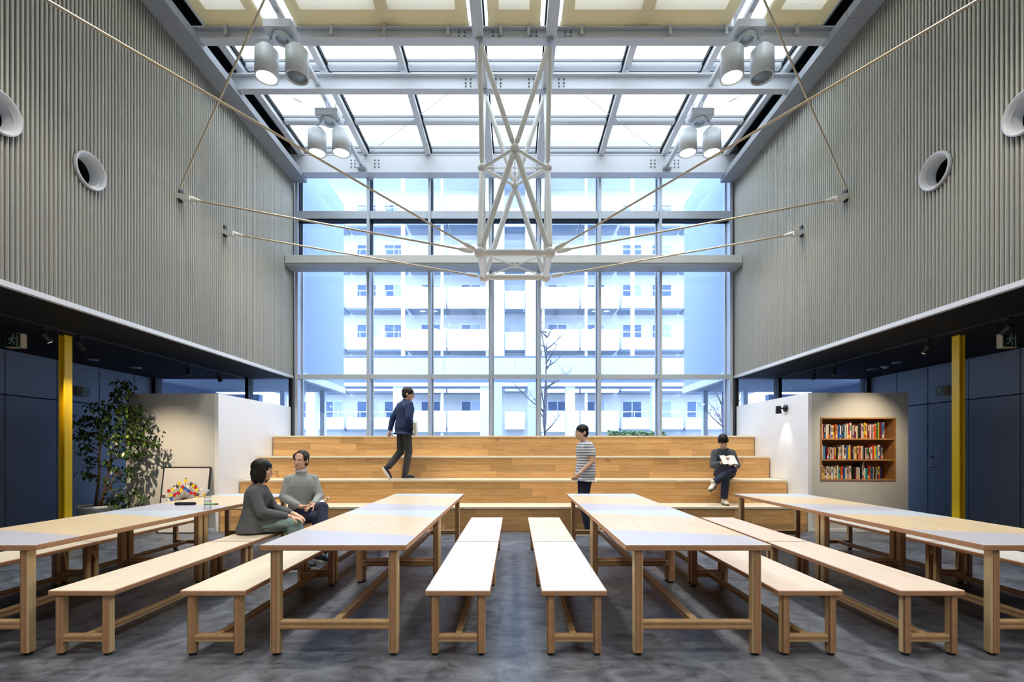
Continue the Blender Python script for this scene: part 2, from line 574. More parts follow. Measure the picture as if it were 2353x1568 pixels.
# --- zones under the soffits: black ceilings and blue panelled walls
def side_zone(side):
    X0, X1 = (SL, XL) if side < 0 else (XR, SR)
    nm = 'left' if side < 0 else 'right'
    c = MB().box(min(X0, X1) - 0.1, max(X0, X1) + 0.1, YB, 10.62, ZS, ZS + 0.10)
    if side < 0:
        c = MB().box(SL - 0.1, XL - 0.031, YB, 10.62, ZS - 0.001, ZS + 0.10)
    else:
        c = MB().box(XR + 0.031, SR + 0.1, YB, 10.62, ZS - 0.001, ZS + 0.10)
    o = c.build('ceiling_' + nm, M['soffit']); tag(o, f'low black ceiling over the {nm} aisle', None, None, 'structure')
    # slim track in that ceiling
    xt = -5.80 if side < 0 else 5.68
    tr = MB().box(xt - 0.017, xt + 0.017, 3.0, 10.3, ZS - 0.02, ZS - 0.001).build('lighting_track', M['black'])
    tag(tr, f'slim black lighting track on the {nm} black ceiling', 'track', 'lighting tracks under the black ceilings')
    w = struct('wall_side_' + nm, f'blue grey panelled side wall, {nm}')
    Xw = SL if side < 0 else SR
    s = 1 if side < 0 else -1
    a, b = sorted((Xw - s * 0.03, Xw - s * 0.2))
    MB().box(a, b, YB, 10.6, 0, ZS).build('seam_backing', M['seam'], w)
    seams = [9.94, 9.1, 8.26, 7.42] if side < 0 else [9.70, 8.97, 8.165, 7.33]
    y = seams[-1]
    while y > YB + 0.85:
        y -= 0.84; seams.append(y)
    seams.append(YB)
    a, b = sorted((Xw, Xw - s * 0.032))
    prev = 10.6
    for y in seams:
        if prev - y > 0.05:
            is_door = side > 0 and abs(y - 8.165) < 0.01
            if not is_door:
                MB().cbox(a, b, y + 0.006, prev - 0.006, 0.05, 2.165, 0.003).build('wall_panel', M['blue_panel'], w)
            MB().cbox(a, b, y + 0.006, prev - 0.006, 2.182, ZS - 0.004, 0.003).build('wall_panel', M['blue_panel'], w)
        prev = y
    o = MB().box(*sorted((Xw - s * 0.03, Xw + s * 0.004)), YB, 10.6, 0, 0.05).build('baseboard_' + nm, M['black'])
    tag(o, f'black baseboard below the {nm} blue wall', None, None, 'structure')


side_zone(-1)
side_zone(1)

# door in the right panelled wall
d = struct('door_1', 'blue grey flush door with lever handle in the panelled wall', (SR, 8.165, 0))
leaf = MB().cbox(SR, SR + 0.032, 8.171, 8.964, 0.05, 2.165, 0.003).build('door_leaf', M['blue_panel'], d)
h = MB().lathe([(0.001, 0), (0.026, 0), (0.026, 0.012), (0.012, 0.016), (0.012, 0.05), (0.001, 0.05)], (SR, 8.88, 1.03), Matrix(((0, 0, -1), (-1, 0, 0), (0, 1, 0))), 16)
h.capsule((SR - 0.05, 8.88, 1.03), (SR - 0.05, 8.74, 1.03), 0.010, 0.009)
h.build('lever_handle', M['alu'], d)
MB().lathe([(0.001, 0), (0.028, 0), (0.026, 0.014), (0.001, 0.016)], (SR, 8.88, 1.19), Matrix(((0, 0, -1), (-1, 0, 0), (0, 1, 0))), 16).build('lock_rose', M['alu_dark'], d)
MB().lathe([(0.001, 0), (0.010, 0), (0.009, 0.01), (0.001, 0.011)], (SR, 8.88, 1.30), Matrix(((0, 0, -1), (-1, 0, 0), (0, 1, 0))), 12).build('indicator', M['alu'], d)


# --- the great window
MULL = [-4.70, -3.16, -1.84, -0.515, 0.515, 1.83, 3.14, 4.66]
YG = 10.62
w1 = struct('window_1', 'tall glass wall of grey mullions and blue-tinted panes at the end of the hall')
for i, x in enumerate(MULL):
    m = MB()
    m.cbox(x - 0.03, x + 0.03, 10.40, 10.60, 0.0, 7.6, 0.004)
    m.box(x - 0.055, x + 0.055, 10.60, 10.66, 0.0, 7.6)
    m.build('mullion', M['alu'], w1)
    MB().box(x + 0.030, x + 0.042, 10.46, 10.60, 5.42, 7.19).build('gasket_strip', M['gasket'], w1)
for z, h, dpt, nm in ((6.39, 0.17, 0.0, 'a'), (2.90, 0.10, 0.02, 'c')):
    for i in range(len(MULL) - 1):
        m = MB().cbox(MULL[i] + 0.03, MULL[i + 1] - 0.03, 10.42, 10.58, z - h / 2, z + h / 2, 0.006)
        m.build('transom', M['alu'], w1)
        if h > 0.15:
            MB().box(MULL[i] + 0.032, MULL[i + 1] - 0.032, 10.425, 10.60, z - h / 2 - 0.03, z - h / 2 + 0.001).build('gasket_strip', M['gasket'], w1)
levels = [0.0, 2.90, 5.27, 6.39, 7.55]
for i in range(len(MULL) - 1):
    for j in range(len(levels) - 1):
        MB().box(MULL[i] + 0.001, MULL[i + 1] - 0.001, YG, YG + 0.012, levels[j], levels[j + 1]).build('pane', M['window_glass'], w1)
# deep wind beam in front of the window, ends against both clad walls
t = struct('trim_1', 'wide pale steel beam across the window at mid height')
m = MB().cbox(XL + 0.03, XR - 0.03, 10.02, 10.40, 5.20, 5.36, 0.004)
m.build('beam_body', M['truss_steel'], t)
MB().box(XL + 0.03, XR - 0.03, 10.03, 10.40, 5.145, 5.20).build('beam_underside', M['side_beam'], t)

# clerestory glass either side, behind the partitions
for side, nm in ((-1, 'window_2'), (1, 'window_3')):
    x0, x1 = (SL, XL) if side < 0 else (XR, SR)
    w = struct(nm, 'strip of glass above the ' + ('left' if side < 0 else 'right') + ' partition')
    xm = -5.78 if side < 0 else 5.72
    for x in (x0 + 0.04, xm, x1 - 0.04):
        MB().box(x - 0.035, x + 0.035, 10.42, 10.62, 0, ZS).build('mullion', M['black'], w)
    for xa, xb in ((x0 + 0.075, xm - 0.035), (xm + 0.035, x1 - 0.075)):
        MB().box(xa, xb, 10.50, 10.512, 0.02, ZS - 0.005).build('pane', M['window_glass'], w)

# --- roof: side beams, cross beams, rafters, glass
ZG = 7.70
for side in (-1, 1):
    X = XL if side < 0 else XR
    s = 1 if side < 0 else -1
    nm = 'left' if side < 0 else 'right'
    a, b = sorted((X - s * 0.2, X + s * 0.31))
    t = struct('trim_2' if side < 0 else 'trim_3', f'grey box beam along the top of the {nm} ribbed wall')
    ye = YF
    for k in range(9):
        y1, y0 = ye - k * 2.0, max(ye - (k + 1) * 2.0, YB)
        if y1 > y0:
            MB().box(a, b, y0 + 0.003, y1 - 0.003, ZT, 7.215).build('beam_section', M['side_beam'], t)
    a, b = sorted((X - s * 0.02, X - s * 0.2))
    MB().box(a, b, YB, YF, 7.215, 8.0).build('shaded_gap_panel', M['gasket'], t)  # black panel that paints the shade in the gap above the beam
    a, b = sorted((X + s * 0.235, X - s * 0.2))
    MB().box(a, b, YB, YF, 7.86, 7.90).build('sky_blocking_cap', M['alu_dark'], t)  # unseen cover added to keep sky light out of the gap below
    a, b = sorted((X + s * 0.235, X + s * 0.249))
    MB().box(a, b, YB, YF, 7.54, 7.90).build('edge_cap', M['white_steel'], t)

roof = struct('ceiling', 'glass roof of white rafters over the hall')
RX = [-4.5, -3.15, -1.83, -0.515, 0.515, 1.83, 3.15, 4.46]
BY = [10.28, 9.33, 8.00, 6.67, 5.34, 4.0, 2.67, 1.34, 0.0, -1.34, -2.67, -4.0, -5.34]
for i in range(len(RX) - 1):
    for j in range(len(BY) - 1):
        MB().box(RX[i], RX[i + 1], BY[j + 1], BY[j], ZG, ZG + 0.012).build('pane', M['roof_glass'], roof)
for x in RX:
    MB().box(x - 0.05, x + 0.05, YB, 10.3, 7.54, ZG - 0.001).build('rafter', M['white_steel'], roof)
    MB().box(x - 0.075, x - 0.051, YB, 10.3, 7.63, ZG - 0.001).build('gasket_strip', M['gasket'], roof)
    MB().box(x + 0.051, x + 0.075, YB, 10.3, 7.63, ZG - 0.001).build('gasket_strip', M['gasket'], roof)
for y in BY:
    for i in range(len(RX) - 1):
        MB().box(RX[i] + 0.076, RX[i + 1] - 0.076, y - 0.06, y + 0.04, 7.62, ZG - 0.002).build('glazing_bar', M['white_steel'], roof)
        MB().box(RX[i] + 0.076, RX[i + 1] - 0.076, y + 0.041, y + 0.085, 7.64, ZG - 0.002).build('gasket_strip', M['gasket'], roof)
        MB().box(RX[i] + 0.076, RX[i + 1] - 0.076, y - 0.13, y - 0.10, 7.66, ZG - 0.002).build('inner_bar', M['side_beam'], roof)
# white walls of the roof upstand at the window end
MB().box(XL, XR, 10.32, 10.62, 7.56, 7.9).build('end_upstand', M['white_steel'], roof)


def cross_beam(y, ztop, wd, label, web=0.02, nm='roof_beam'):
    t = struct(nm, label)
    m = MB()
    m.box(XL + 0.02, XR - 0.02, y - wd / 2, y + wd / 2, 7.18, 7.20)
    m.box(XL + 0.02, XR - 0.02, y - web / 2, y + web / 2, 7.20, ztop - 0.02)
    m.box(XL + 0.02, XR - 0.02, y - wd / 2, y + wd / 2, ztop - 0.02, ztop)
    m.build('beam_body', M['white_steel'], t)
    return t


A_ = cross_beam(6.94, 7.36, 0.13, 'white steel cross beam below the edge of the cream shades')
B_ = cross_beam(7.90, 7.44, 0.13, 'white steel cross beam of the roof between the two pairs of lamps')
C_ = struct('roof_beam', 'deep white steel beam over the head of the window')
m = MB().box(XL + 0.02, XR - 0.02, 10.20, 10.23, 7.19, 7.54)
m.box(XL + 0.02, XR - 0.02, 10.19, 10.42, 7.17, 7.19)
m.box(XL + 0.02, XR - 0.02, 10.19, 10.42, 7.54, 7.56)
m.build('beam_body', M['white_steel'], C_)
for y, par in ((4.2, None), (1.5, None), (-1.2, None), (-3.9, None)):
    cross_beam(y, 7.40, 0.13, 'white steel cross beam of the roof above the cream shades')
# bolts at the joints
bolt = MB().lathe([(0.001, 0), (0.014, 0), (0.014, 0.012), (0.001, 0.014)], (0, 0, 0), Matrix(((1, 0, 0), (0, 0, -1), (0, 1, 0))), 8).mesh('bolt', M['dark_bolt'])
for par, y, zz in ((A_, 6.928, (7.25, 7.31)), (B_, 7.888, (7.25, 7.31, 7.37)), (C_, 10.20, (7.29, 7.36, 7.43))):
    xs = [-0.80, -0.72, -0.31, -0.23, 0.23, 0.31, 0.72, 0.80]
    if par is C_:
        xs = [-3.45, -3.37, -2.95, -2.87, 2.87, 2.95, 3.37, 3.45]
    for x in xs:
        for z in zz:
            inst(bolt, 'bolt', par, (x, y, z))
# small brackets on beam A holding the shade roller
for x in (-4.1, -2.6, -1.85, -0.95, -0.2, 0.2, 0.95, 2.2, 3.0, 4.0):
    MB().box(x - 0.02, x + 0.02, 6.84, 6.87, 7.22, 7.36).build('bracket', M['alu'], A_)
# posts carrying the rafters
for par, y, z0 in ((A_, 6.94, 7.36), (B_, 7.90, 7.44)):
    for x in RX[1:-1]:
        m = MB().box(x - 0.025, x + 0.025, y - 0.03, y + 0.03, z0, 7.562)
        m.box(x - 0.10, x + 0.10, y - 0.05, y + 0.05, z0, z0 + 0.012)
        m.build('rafter_post', M['white_steel'], par)
# twin beams over the truss, running along the hall
for i, x in enumerate((-0.52, 0.52)):
    nm = 'left' if i == 0 else 'right'
    t = struct('roof_beam', f'white steel beam along the hall over the {nm} side of the hanging truss')
    for y0, y1 in ((YB + 0.02, 6.87), (7.01, 7.83), (7.97, 10.19)):
        MB().box(x - 0.075, x + 0.075, y0, y1, 7.18, 7.36).build('beam_length', M['white_steel'], t)
# lighting tracks under the rafters
TRACK = {}
for i, x in enumerate((-3.22, 3.20)):
    nm = 'left' if i == 0 else 'right'
    t = thing('lighting_rail', f'long white rail carrying twin lamps under the {nm} side of the roof', 'rail', (x, 10.0, 7.3), group='white lamp rails under the roof')
    MB().box(x - 0.035, x + 0.035, YB + 0.05, 10.18, 7.27, 7.33).build('rail_body', M['white_steel'], t)
    for y in (10.15, 8.6, 7.2, 5.5, 4.2, 1.5):
        m = MB().tube((x, y, 7.33), (x + (0.07 if i == 0 else -0.05), y, 7.57), 0.012, n=8)
        m.build('hanger', M['white_steel'], t)
    MB().box(x - 0.09, x + 0.09, 10.10, 10.19, 7.23, 7.268).build('end_stop', M['alu'], t)
    TRACK[i] = t
# thin wire bracing under the glass
for i, s in enumerate((-1, 1)):
    nm = 'left' if s < 0 else 'right'
    for k, (p, q, wh) in enumerate((((s * 3.02, 10.18, 7.60), (s * 0.62, 7.95, 7.55), 'beside the truss'), ((s * 4.42, 8.05, 7.56), (s * 3.22, 9.3, 7.56), 'near the ribbed wall'))):
        t = roof
        MB().tube(p, q, 0.006, n=6).build('brace_rod', M['alu'], t)
        c = Vector(p).lerp(Vector(q), 0.45)
        dd = (Vector(q) - Vector(p)).normalized() * 0.07
        MB().tube(c - dd, c + dd, 0.012, n=8).build('turnbuckle', M['alu'], t)

# cream fabric shades drawn below the glass
spans = [(-4.42, -3.55), (-3.12, -0.66), (-0.38, 0.36), (0.66, 3.06), (3.50, 4.38)]
names = ['leftmost narrow', 'wide left', 'middle narrow', 'wide right', 'rightmost narrow']
for (x0, x1), nm in zip(spans, names):
    t = thing('roof_shade', f'{nm} cream fabric shade drawn under the roof glass', 'shade', ((x0 + x1) / 2, 6.95, 7.44), group='cream roof shades')
    m = MB()
    n = 40
    rows = []
    for k in range(n + 1):
        y = 6.93 - (6.93 - YB - 0.1) * k / n
        z = 7.44 - 0.035 * abs(math.sin(PI * (6.67 - y) / 1.33))
        rows.append((y, z))
    for (ya, za), (yb, zb) in zip(rows[:-1], rows[1:]):
        m.add([(x0, ya, za), (x1, ya, za), (x1, yb, zb), (x0, yb, zb), (x0, ya, za + 0.003), (x1, ya, za + 0.003), (x1, yb, zb + 0.003), (x0, yb, zb + 0.003)],
              [(0, 1, 2, 3), (7, 6, 5, 4)], 0, True)
    m.build('fabric', M['shade'], t)
    MB().cbox(x0 - 0.01, x1 + 0.01, 6.90, 6.96, 7.39, 7.47, 0.012).build('hem_bar', M['shade_hem'], t)
    # doubled cloth along the edges; strips under rafters and bars imitate their shadows
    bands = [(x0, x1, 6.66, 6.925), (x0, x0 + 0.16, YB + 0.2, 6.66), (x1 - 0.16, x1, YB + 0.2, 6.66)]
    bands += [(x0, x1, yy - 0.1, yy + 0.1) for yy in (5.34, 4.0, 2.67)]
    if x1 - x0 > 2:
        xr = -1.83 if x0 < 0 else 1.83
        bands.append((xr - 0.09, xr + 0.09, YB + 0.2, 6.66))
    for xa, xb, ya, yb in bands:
        MB().box(xa, xb, ya, yb, 7.392, 7.396).build('hem_and_shadow_band', M['shade_band'], t)
    MB().tube((x0 - 0.03, 6.99, 7.38), (x1 + 0.03, 6.99, 7.38), 0.016, n=8).build('guide_rod', M['alu'], t)

# ================================================================== PARTITIONS, STEPS
PF = 7.835                      # front plane of partitions and of the steps
# left partition box
p = struct('wall_partition_left', 'pale boxed partition left of the wooden steps')
MB().box(-6.30, -4.86, PF, 10.36, 0.0, 2.236).build('front_body', M['grey_paint'], p)
MB().box(-4.86, -4.80, PF - 0.004, 10.36, 0.0, 2.238).build('white_flank', M['white_paint'], p)
MB().box(-6.30, -4.862, PF - 0.012, PF, 0.0, 0.05).build('skirting', M['white_paint'], p)
# right partition box with a niche for the bookcase
NX0, NX1, NZ0, NZ1 = 4.95, 6.17, 0.825, 1.848
p = struct('wall_partition_right', 'grey boxed partition with a book niche right of the wooden steps')
m = MB()
m.box(4.81, NX0, PF, 10.36, 0, 2.25); m.box(NX1, 6.375, PF, 10.36, 0, 2.25)
m.box(NX0, NX1, PF, 10.36, 0, NZ0); m.box(NX0, NX1, PF, 10.36, NZ1, 2.25)
m.box(NX0, NX1, PF + 0.34, 10.36, NZ0, NZ1)
m.build('front_body', M['grey_paint'], p)
MB().box(4.75, 4.81, PF - 0.004, 10.36, 0.0, 2.252).build('white_flank', M['white_paint'], p)
MB().box(4.812, 6.375, PF - 0.012, PF, 0.0, 0.05).build('skirting', M['white_paint'], p)

# bookcase in the niche
t = thing('bookcase', 'oak bookcase of three shelves set into the grey partition', 'bookcase', ((NX0 + NX1) / 2, PF + 0.15, NZ0))
th = 0.022
y0, y1 = PF - 0.012, PF + 0.33
MB().box(NX0, NX0 + th, y0, y1, NZ0, NZ1).build('side_panel', M['shelf_wood'], t)
MB().box(NX1 - th, NX1, y0, y1, NZ0, NZ1).build('side_panel', M['shelf_wood'], t)
MB().box(NX0 + th, NX1 - th, y0, y1, NZ1 - th, NZ1).build('top_panel', M['shelf_wood'], t)
MB().box(NX0 + th, NX1 - th, y0, y1, NZ0, NZ0 + th).build('shelf', M['shelf_wood'], t)
shelf_z = [NZ0 + th, NZ0 + 0.345, NZ0 + 0.685]
for z in shelf_z[1:]:
    MB().box(NX0 + th, NX1 - th, y0 + 0.01, y1, z - th, z).build('shelf', M['shelf_wood'], t)
MB().box(NX0, NX1, y1, y1 + 0.008, NZ0, NZ1).build('back_panel', M['shelf_wood'], t)

BOOKC = {'white': (236, 230, 218), 'cream': (226, 212, 184), 'grey': (176, 170, 162), 'black': (24, 23, 24), 'red': (196, 36, 34),
         'orange': (226, 92, 30), 'yellow': (232, 188, 30), 'teal': (20, 158, 160), 'blue': (44, 104, 176), 'navy': (26, 40, 88),
         'green': (44, 128, 70), 'maroon': (112, 26, 36), 'pink': (226, 190, 180), 'purple': (96, 60, 120), 'sky blue': (84, 160, 208)}
BM = {k: mat('book_' + k.replace(' ', '_'), lin(*v), 0.55) for k, v in BOOKC.items()}
M['paper'] = mat('book_paper', lin(228, 220, 200), 0.8)
ROWS = [  # spine colours read off each shelf, top shelf first
    'black,cream,red,navy,white,cream,black,grey,white,yellow,orange,cream,blue,white,navy,purple,teal,pink,cream,red,white,green,pink,maroon,purple,cream,black,black,pink,grey,yellow,cream,maroon,pink,purple,cream,orange,pink,green,yellow,maroon,blue,pink',
    'black,pink,sky blue,navy,red,white,maroon,cream,pink,purple,yellow,black,cream,pink,grey,cream,maroon,white,blue,yellow,pink,maroon,black,cream,yellow,maroon,white,orange,cream,grey,black,pink,green,maroon,white,red,yellow,teal,grey,cream,navy,grey',
    'red,cream,yellow,navy,pink,cream,black,white,grey,cream,black,cream,teal,yellow,orange,red,blue,cream,grey,pink,cream,black,black,maroon,cream,grey,white,black,black,cream,white,teal,maroon,orange,yellow,blue,yellow,black,cream,navy,yellow,navy']
ordw = ['first', 'second', 'third', 'fourth', 'fifth', 'sixth', 'seventh', 'eighth', 'ninth', 'tenth', 'eleventh', 'twelfth']
for r, row in enumerate(ROWS):
    cols = row.split(',')
    z = shelf_z[2 - r]
    shelf_name = ('top', 'middle', 'bottom')[r]
    x = NX0 + th + 0.006
    end = NX0 + th + (1.075, 1.03, 1.03)[r]
    wsum = (end - x) / len(cols)
    seen = {}
    tot = {c: cols.count(c) for c in cols}
    for i, c in enumerate(cols):
        w = wsum * (0.8 + 0.4 * rnd.random())
        h = (0.225 if r == 0 else 0.205 if r == 1 else 0.195) + rnd.uniform(-0.02, 0.03)
        if r == 0 and i > len(cols) - 6: h = 0.262
        if r == 2 and i in (27, 28, 29): h = 0.27
        dpt = 0.14 + 0.04 * rnd.random()
        yb = PF + 0.05 + rnd.uniform(-0.012, 0.02)
        k = seen.get(c, 0); seen[c] = k + 1
        if tot[c] == 1:
            place = f'the only {c} one on the {shelf_name} shelf'
        else:
            place = f'{ordw[k]} {c} one from the left end, {shelf_name} shelf'
        m = MB()
        b = 0.0025
        # spine (rounded), two boards, page block
        n = 5
        P = [(x + w * (0.5 - 0.5 * math.cos(PI * q / n)), yb - 0.004 * math.sin(PI * q / n)) for q in range(n + 1)]
        poly = P + [(x + w, yb + dpt), (x + w - b, yb + dpt), (x + w - b, yb + 0.006), (x + b, yb + 0.006), (x + b, yb + dpt), (x, yb + dpt)]
        m.prism([(px, py) for px, py in poly], 0, h, 0)
        m.box(x + b, x + w - b, yb + 0.007, yb + dpt - 0.004, 0.003, h - 0.004, 1)
        mats = [BM[c], M['paper']]
        if rnd.random() < 0.28:     # publisher's band at the foot of the spine
            bc = rnd.choice(['white', 'red', 'cream', 'blue', 'cream', 'yellow'])
            m.box(x + 0.002, x + w - 0.002, yb - 0.0052, yb - 0.002, 0.012, 0.06, 2)
            mats.append(BM[bc])
        if rnd.random() < 0.5:      # printed title block
            m.box(x + w * 0.3, x + w * 0.7, yb - 0.0050, yb - 0.002, h * 0.5, h * 0.86, len(mats))
            mats.append(BM['black' if c not in ('black', 'navy', 'maroon', 'purple') else 'cream'])
        me = m.mesh('book', mats, (x + w / 2, yb, 0))
        o = bpy.data.objects.new('book', me); COL.objects.link(o)
        o.location = (x + w / 2, yb, z + 0.0008)
        tag(o, f'{c} book in the oak bookcase, {place}', 'book', f'books on the {shelf_name} shelf')
        x += w
        if x > NX1 - th - 0.07:
            break

# --- wooden stepped seating
st = thing('stepped_seating', 'wide oak stepped seating of four tiers below the window', 'seating', (-0.02, PF, 0))
TY = [7.835, 8.41, 8.985, 9.56, 10.36]
W0, W1 = -4.78, 4.73
core = MB()
for k in range(4):
    core.box(W0 + 0.01, W1 - 0.01, TY[k] + 0.022, 10.36, 0.4 * k + (0.002 if k == 0 else 0), 0.4 * (k + 1) - 0.032)
core.build('carcass', M['shelf_wood'], st)
rows_z = [0.0, 0.124, 0.248, 0.366]
pm = {}
for k in range(4):
    for r in range(3):
        z0, z1 = 0.4 * k + rows_z[r] + 0.001, 0.4 * k + rows_z[r + 1] - 0.0006
        x = W0 - rnd.uniform(0, 0.4)
        while x < W1 - 1e-6:
            L = rnd.choice([0.45, 0.7, 0.9, 1.2, 1.5])
            a, b = max(x, W0), min(x + L, W1)
            if x + L - W0 < 0.18: b = a = W0; x += L; continue
            if a < W0 + 0.18: a = W0
            if W1 - b < 0.2: b = W1; x = W1
            x += L
            MB().cbox(-(b - a) / 2 + 0.0005, (b - a) / 2 - 0.0005, -0.0, 0.022, z0 - (z0 + z1) / 2, z1 - (z0 + z1) / 2, 0.0012).build(
                'plank', M['oak'], st, local=True).location = ((a + b) / 2 + 0.02, TY[k] - PF + rnd.uniform(0, 0.0012), (z0 + z1) / 2)
    # tread boards
    yy0 = TY[k] - 0.012
    nrow = 4 if k < 3 else 5
    step = (TY[k + 1] - 0.0 - yy0) / nrow
    for r in range(nrow):
        ya, yb = yy0 + r * step, yy0 + (r + 1) * step - 0.001
        x = W0 - rnd.uniform(0, 1.0)
        while x < W1 - 1e-6:
            L = rnd.choice([1.5, 1.8, 2.4])
            a, b = max(x, W0), min(x + L, W1)
            if x + L - W0 < 0.18: b = a = W0; x += L; continue
            if a < W0 + 0.18: a = W0
            if W1 - b < 0.2: b = W1; x = W1
            x += L
            MB().cbox(-(b - a) / 2 + 0.0005, (b - a) / 2 - 0.0005, -(yb - ya) / 2, (yb - ya) / 2, 0, 0.032, 0.0012).build(
                'tread_board', M['oak_tread'], st, local=True).location = ((a + b) / 2 + 0.02, (ya + yb) / 2 - PF, 0.4 * (k + 1) - 0.032)

# --- yellow H columns under the edge of the soffits
for side, cx in ((-1, -6.055), (1, 5.975)):
    nm = 'left' if side < 0 else 'right'
    t = struct('yellow_column', f'slim yellow steel column on the {nm} under the black ceiling')
    s = -side                   # towards the centre
    m = MB()
    m.cbox(cx + s * 0.02 - 0.006, cx + s * 0.02 + 0.010, 6.47, 6.585, 0.0, ZS - 0.001, 0.002)
    m.build('inner_flange', M['yellow'], t)
    MB().cbox(cx - s * 0.046 - 0.007, cx - s * 0.046 + 0.007, 6.47, 6.585, 0.0, ZS - 0.001, 0.002).build('outer_flange', M['yellow'], t)
    a, b = sorted((cx + s * 0.012, cx - s * 0.040))
    MB().box(a, b, 6.52, 6.535, 0.0, ZS - 0.001).build('web', M['yellow'], t)
    MB().box(cx - 0.085, cx + 0.06, 6.44, 6.62, 0.0, 0.012).build('base_plate', M['yellow'], t)
    t.name = 'column'

# ================================================================== HANGING TRUSS AND CABLES
Y1, Y2, YM = 6.90, 7.88, 7.38
TX = 0.50
tr = thing('hanging_truss', 'white tubular steel truss hanging from the roof beams at the centre', 'truss', (0, YM, 4.14))
top = [(-TX, Y1, 7.17), (TX, Y1, 7.17), (TX, Y2, 7.17), (-TX, Y2, 7.17)]
bot = [(-TX, Y1, 4.14), (TX, Y1, 4.14), (TX, Y2, 4.14), (-TX, Y2, 4.14)]
mid = [(0, Y1, 5.63), (TX, YM, 5.63), (0, Y2, 5.63), (-TX, YM, 5.63)]   # front, right, back, left


def node(c, r, par=tr):
    m = MB().ell(c, (r, r, r), n=20, k=12)
    return m.build('node_ball', M['truss_steel'], par)


def strut(a, b, r, ga=0.06, gb=0.06, nm='tube', par=tr):
    a, b = Vector(a), Vector(b)
    d = (b - a).normalized()
    a1, b1 = a + d * ga, b - d * gb
    m = MB()
    c = 0.055
    m.tube(a1, a1 + d * c, r * 0.45, r, n=14)
    m.tube(a1 + d * c, b1 - d * c, r, n=14)
    m.tube(b1 - d * c, b1, r, r * 0.45, n=14)
    return m.build(nm, M['truss_steel'], par)


def rod(a, b, r, par=tr, spindle=True):
    a, b = Vector(a), Vector(b)
    d = (b - a).normalized()
    m = MB().tube(a + d * 0.05, b - d * 0.05, r, n=8)
    if spindle:
        for p, e in ((a, d), (b, -d)):
            m.tube(p + e * 0.05, p + e * 0.09, 0.010, 0.022, n=10)
            m.tube(p + e * 0.09, p + e * 0.15, 0.022, n=10)
            m.tube(p + e * 0.15, p + e * 0.19, 0.022, 0.008, n=10)
    return m.build('tie_rod', M['truss_steel'], par)


for c in bot: node(c, 0.080)
for c in mid: node(c, 0.066)
for c in top:
    MB().cbox(c[0] - 0.05, c[0] + 0.05, c[1] - 0.05, c[1] + 0.05, 7.13, 7.18, 0.006).build('top_plate', M['alu'], tr)
adj = {0: (0, 1), 1: (1, 2), 2: (2, 3), 3: (3, 0)}
for i, c in enumerate(mid):
    for j in adj[i]:
        strut(Vector(top[j]) - Vector((0, 0, 0.03)), c, 0.037, 0.03, 0.06)
        strut(c, bot[j], 0.042, 0.06, 0.07)
for i in range(4):
    strut(mid[i], mid[(i + 1) % 4], 0.026, 0.05, 0.05)
    strut(bot[i], bot[(i + 1) % 4], 0.048, 0.06, 0.06)
rod(mid[1], mid[3], 0.008); rod(mid[0], mid[2], 0.008)
rod(bot[0], bot[2], 0.010); rod(bot[1], bot[3], 0.010)
MB().tube((0, YM, 4.115), (0, YM, 4.165), 0.03, n=12).build('cross_clamp', M['truss_steel'], tr)


def cable(name, a, b, label, r=0.0135, fit_a=True, bracket=None):
    a, b = Vector(a), Vector(b)
    d = (b - a).normalized()
    t = thing(name, label, 'cable', a, group='steel tension cables')
    MB().tube(a + d * (0.30 if fit_a else 0.0), b - d * 0.08, r, n=10).build('cable_strand', M['steel_cable'], t)
    if fit_a:
        m = MB().tube(a + d * 0.086, a + d * 0.13, 0.018, 0.036, n=14).tube(a + d * 0.13, a + d * 0.25, 0.036, 0.032, n=14).tube(a + d * 0.25, a + d * 0.32, 0.032, 0.015, n=14)
        m.build('end_fitting', M['truss_steel'], t)
    if bracket:
        m = MB()
        s = bracket
        m.tube(b - d * 0.30, b - d * 0.16, 0.017, 0.046, n=14)
        q = d.to_track_quat('Z', 'Y').to_matrix()
        m.obox(b - d * 0.07, (0.062, 0.034, 0.095), q)
        m.build('wall_fork', M['truss_steel'], t)
        m = MB().box(b.x - 0.012 if s > 0 else b.x - 0.02, b.x + 0.02 if s > 0 else b.x + 0.012, b.y - 0.035, b.y + 0.035, b.z - 0.06, b.z + 0.11)
        m.build('wall_plate', M['black'], t)
    return t


for s in (-1, 1):
    nm = 'left' if s < 0 else 'right'
    X = XL if s < 0 else XR
    xi = X - s * 0.03
    cable('tension_cable', (s * TX, Y1, 4.14), (xi, 6.90, 4.93), f'cream steel cable from the front truss corner to the {nm} wall, the upper of two', bracket=s)
    cable('tension_cable', (s * TX, Y2, 4.14), (xi, 7.96, 4.90), f'cream steel cable from the rear truss corner to the {nm} wall, the lower of two', bracket=s)
    cable('tension_cable', (s * TX, Y1, 4.14), (xi, 2.30, 4.96), f'long steel cable running from the truss across the {nm} wall out of view', r=0.0125)
    cable('tension_cable', (xi - s * 0.05, 6.80, 4.99), (s * 2.1, 5.2, 7.50), f'steep steel cable rising from the {nm} wall bracket to the roof', r=0.0125, fit_a=False)


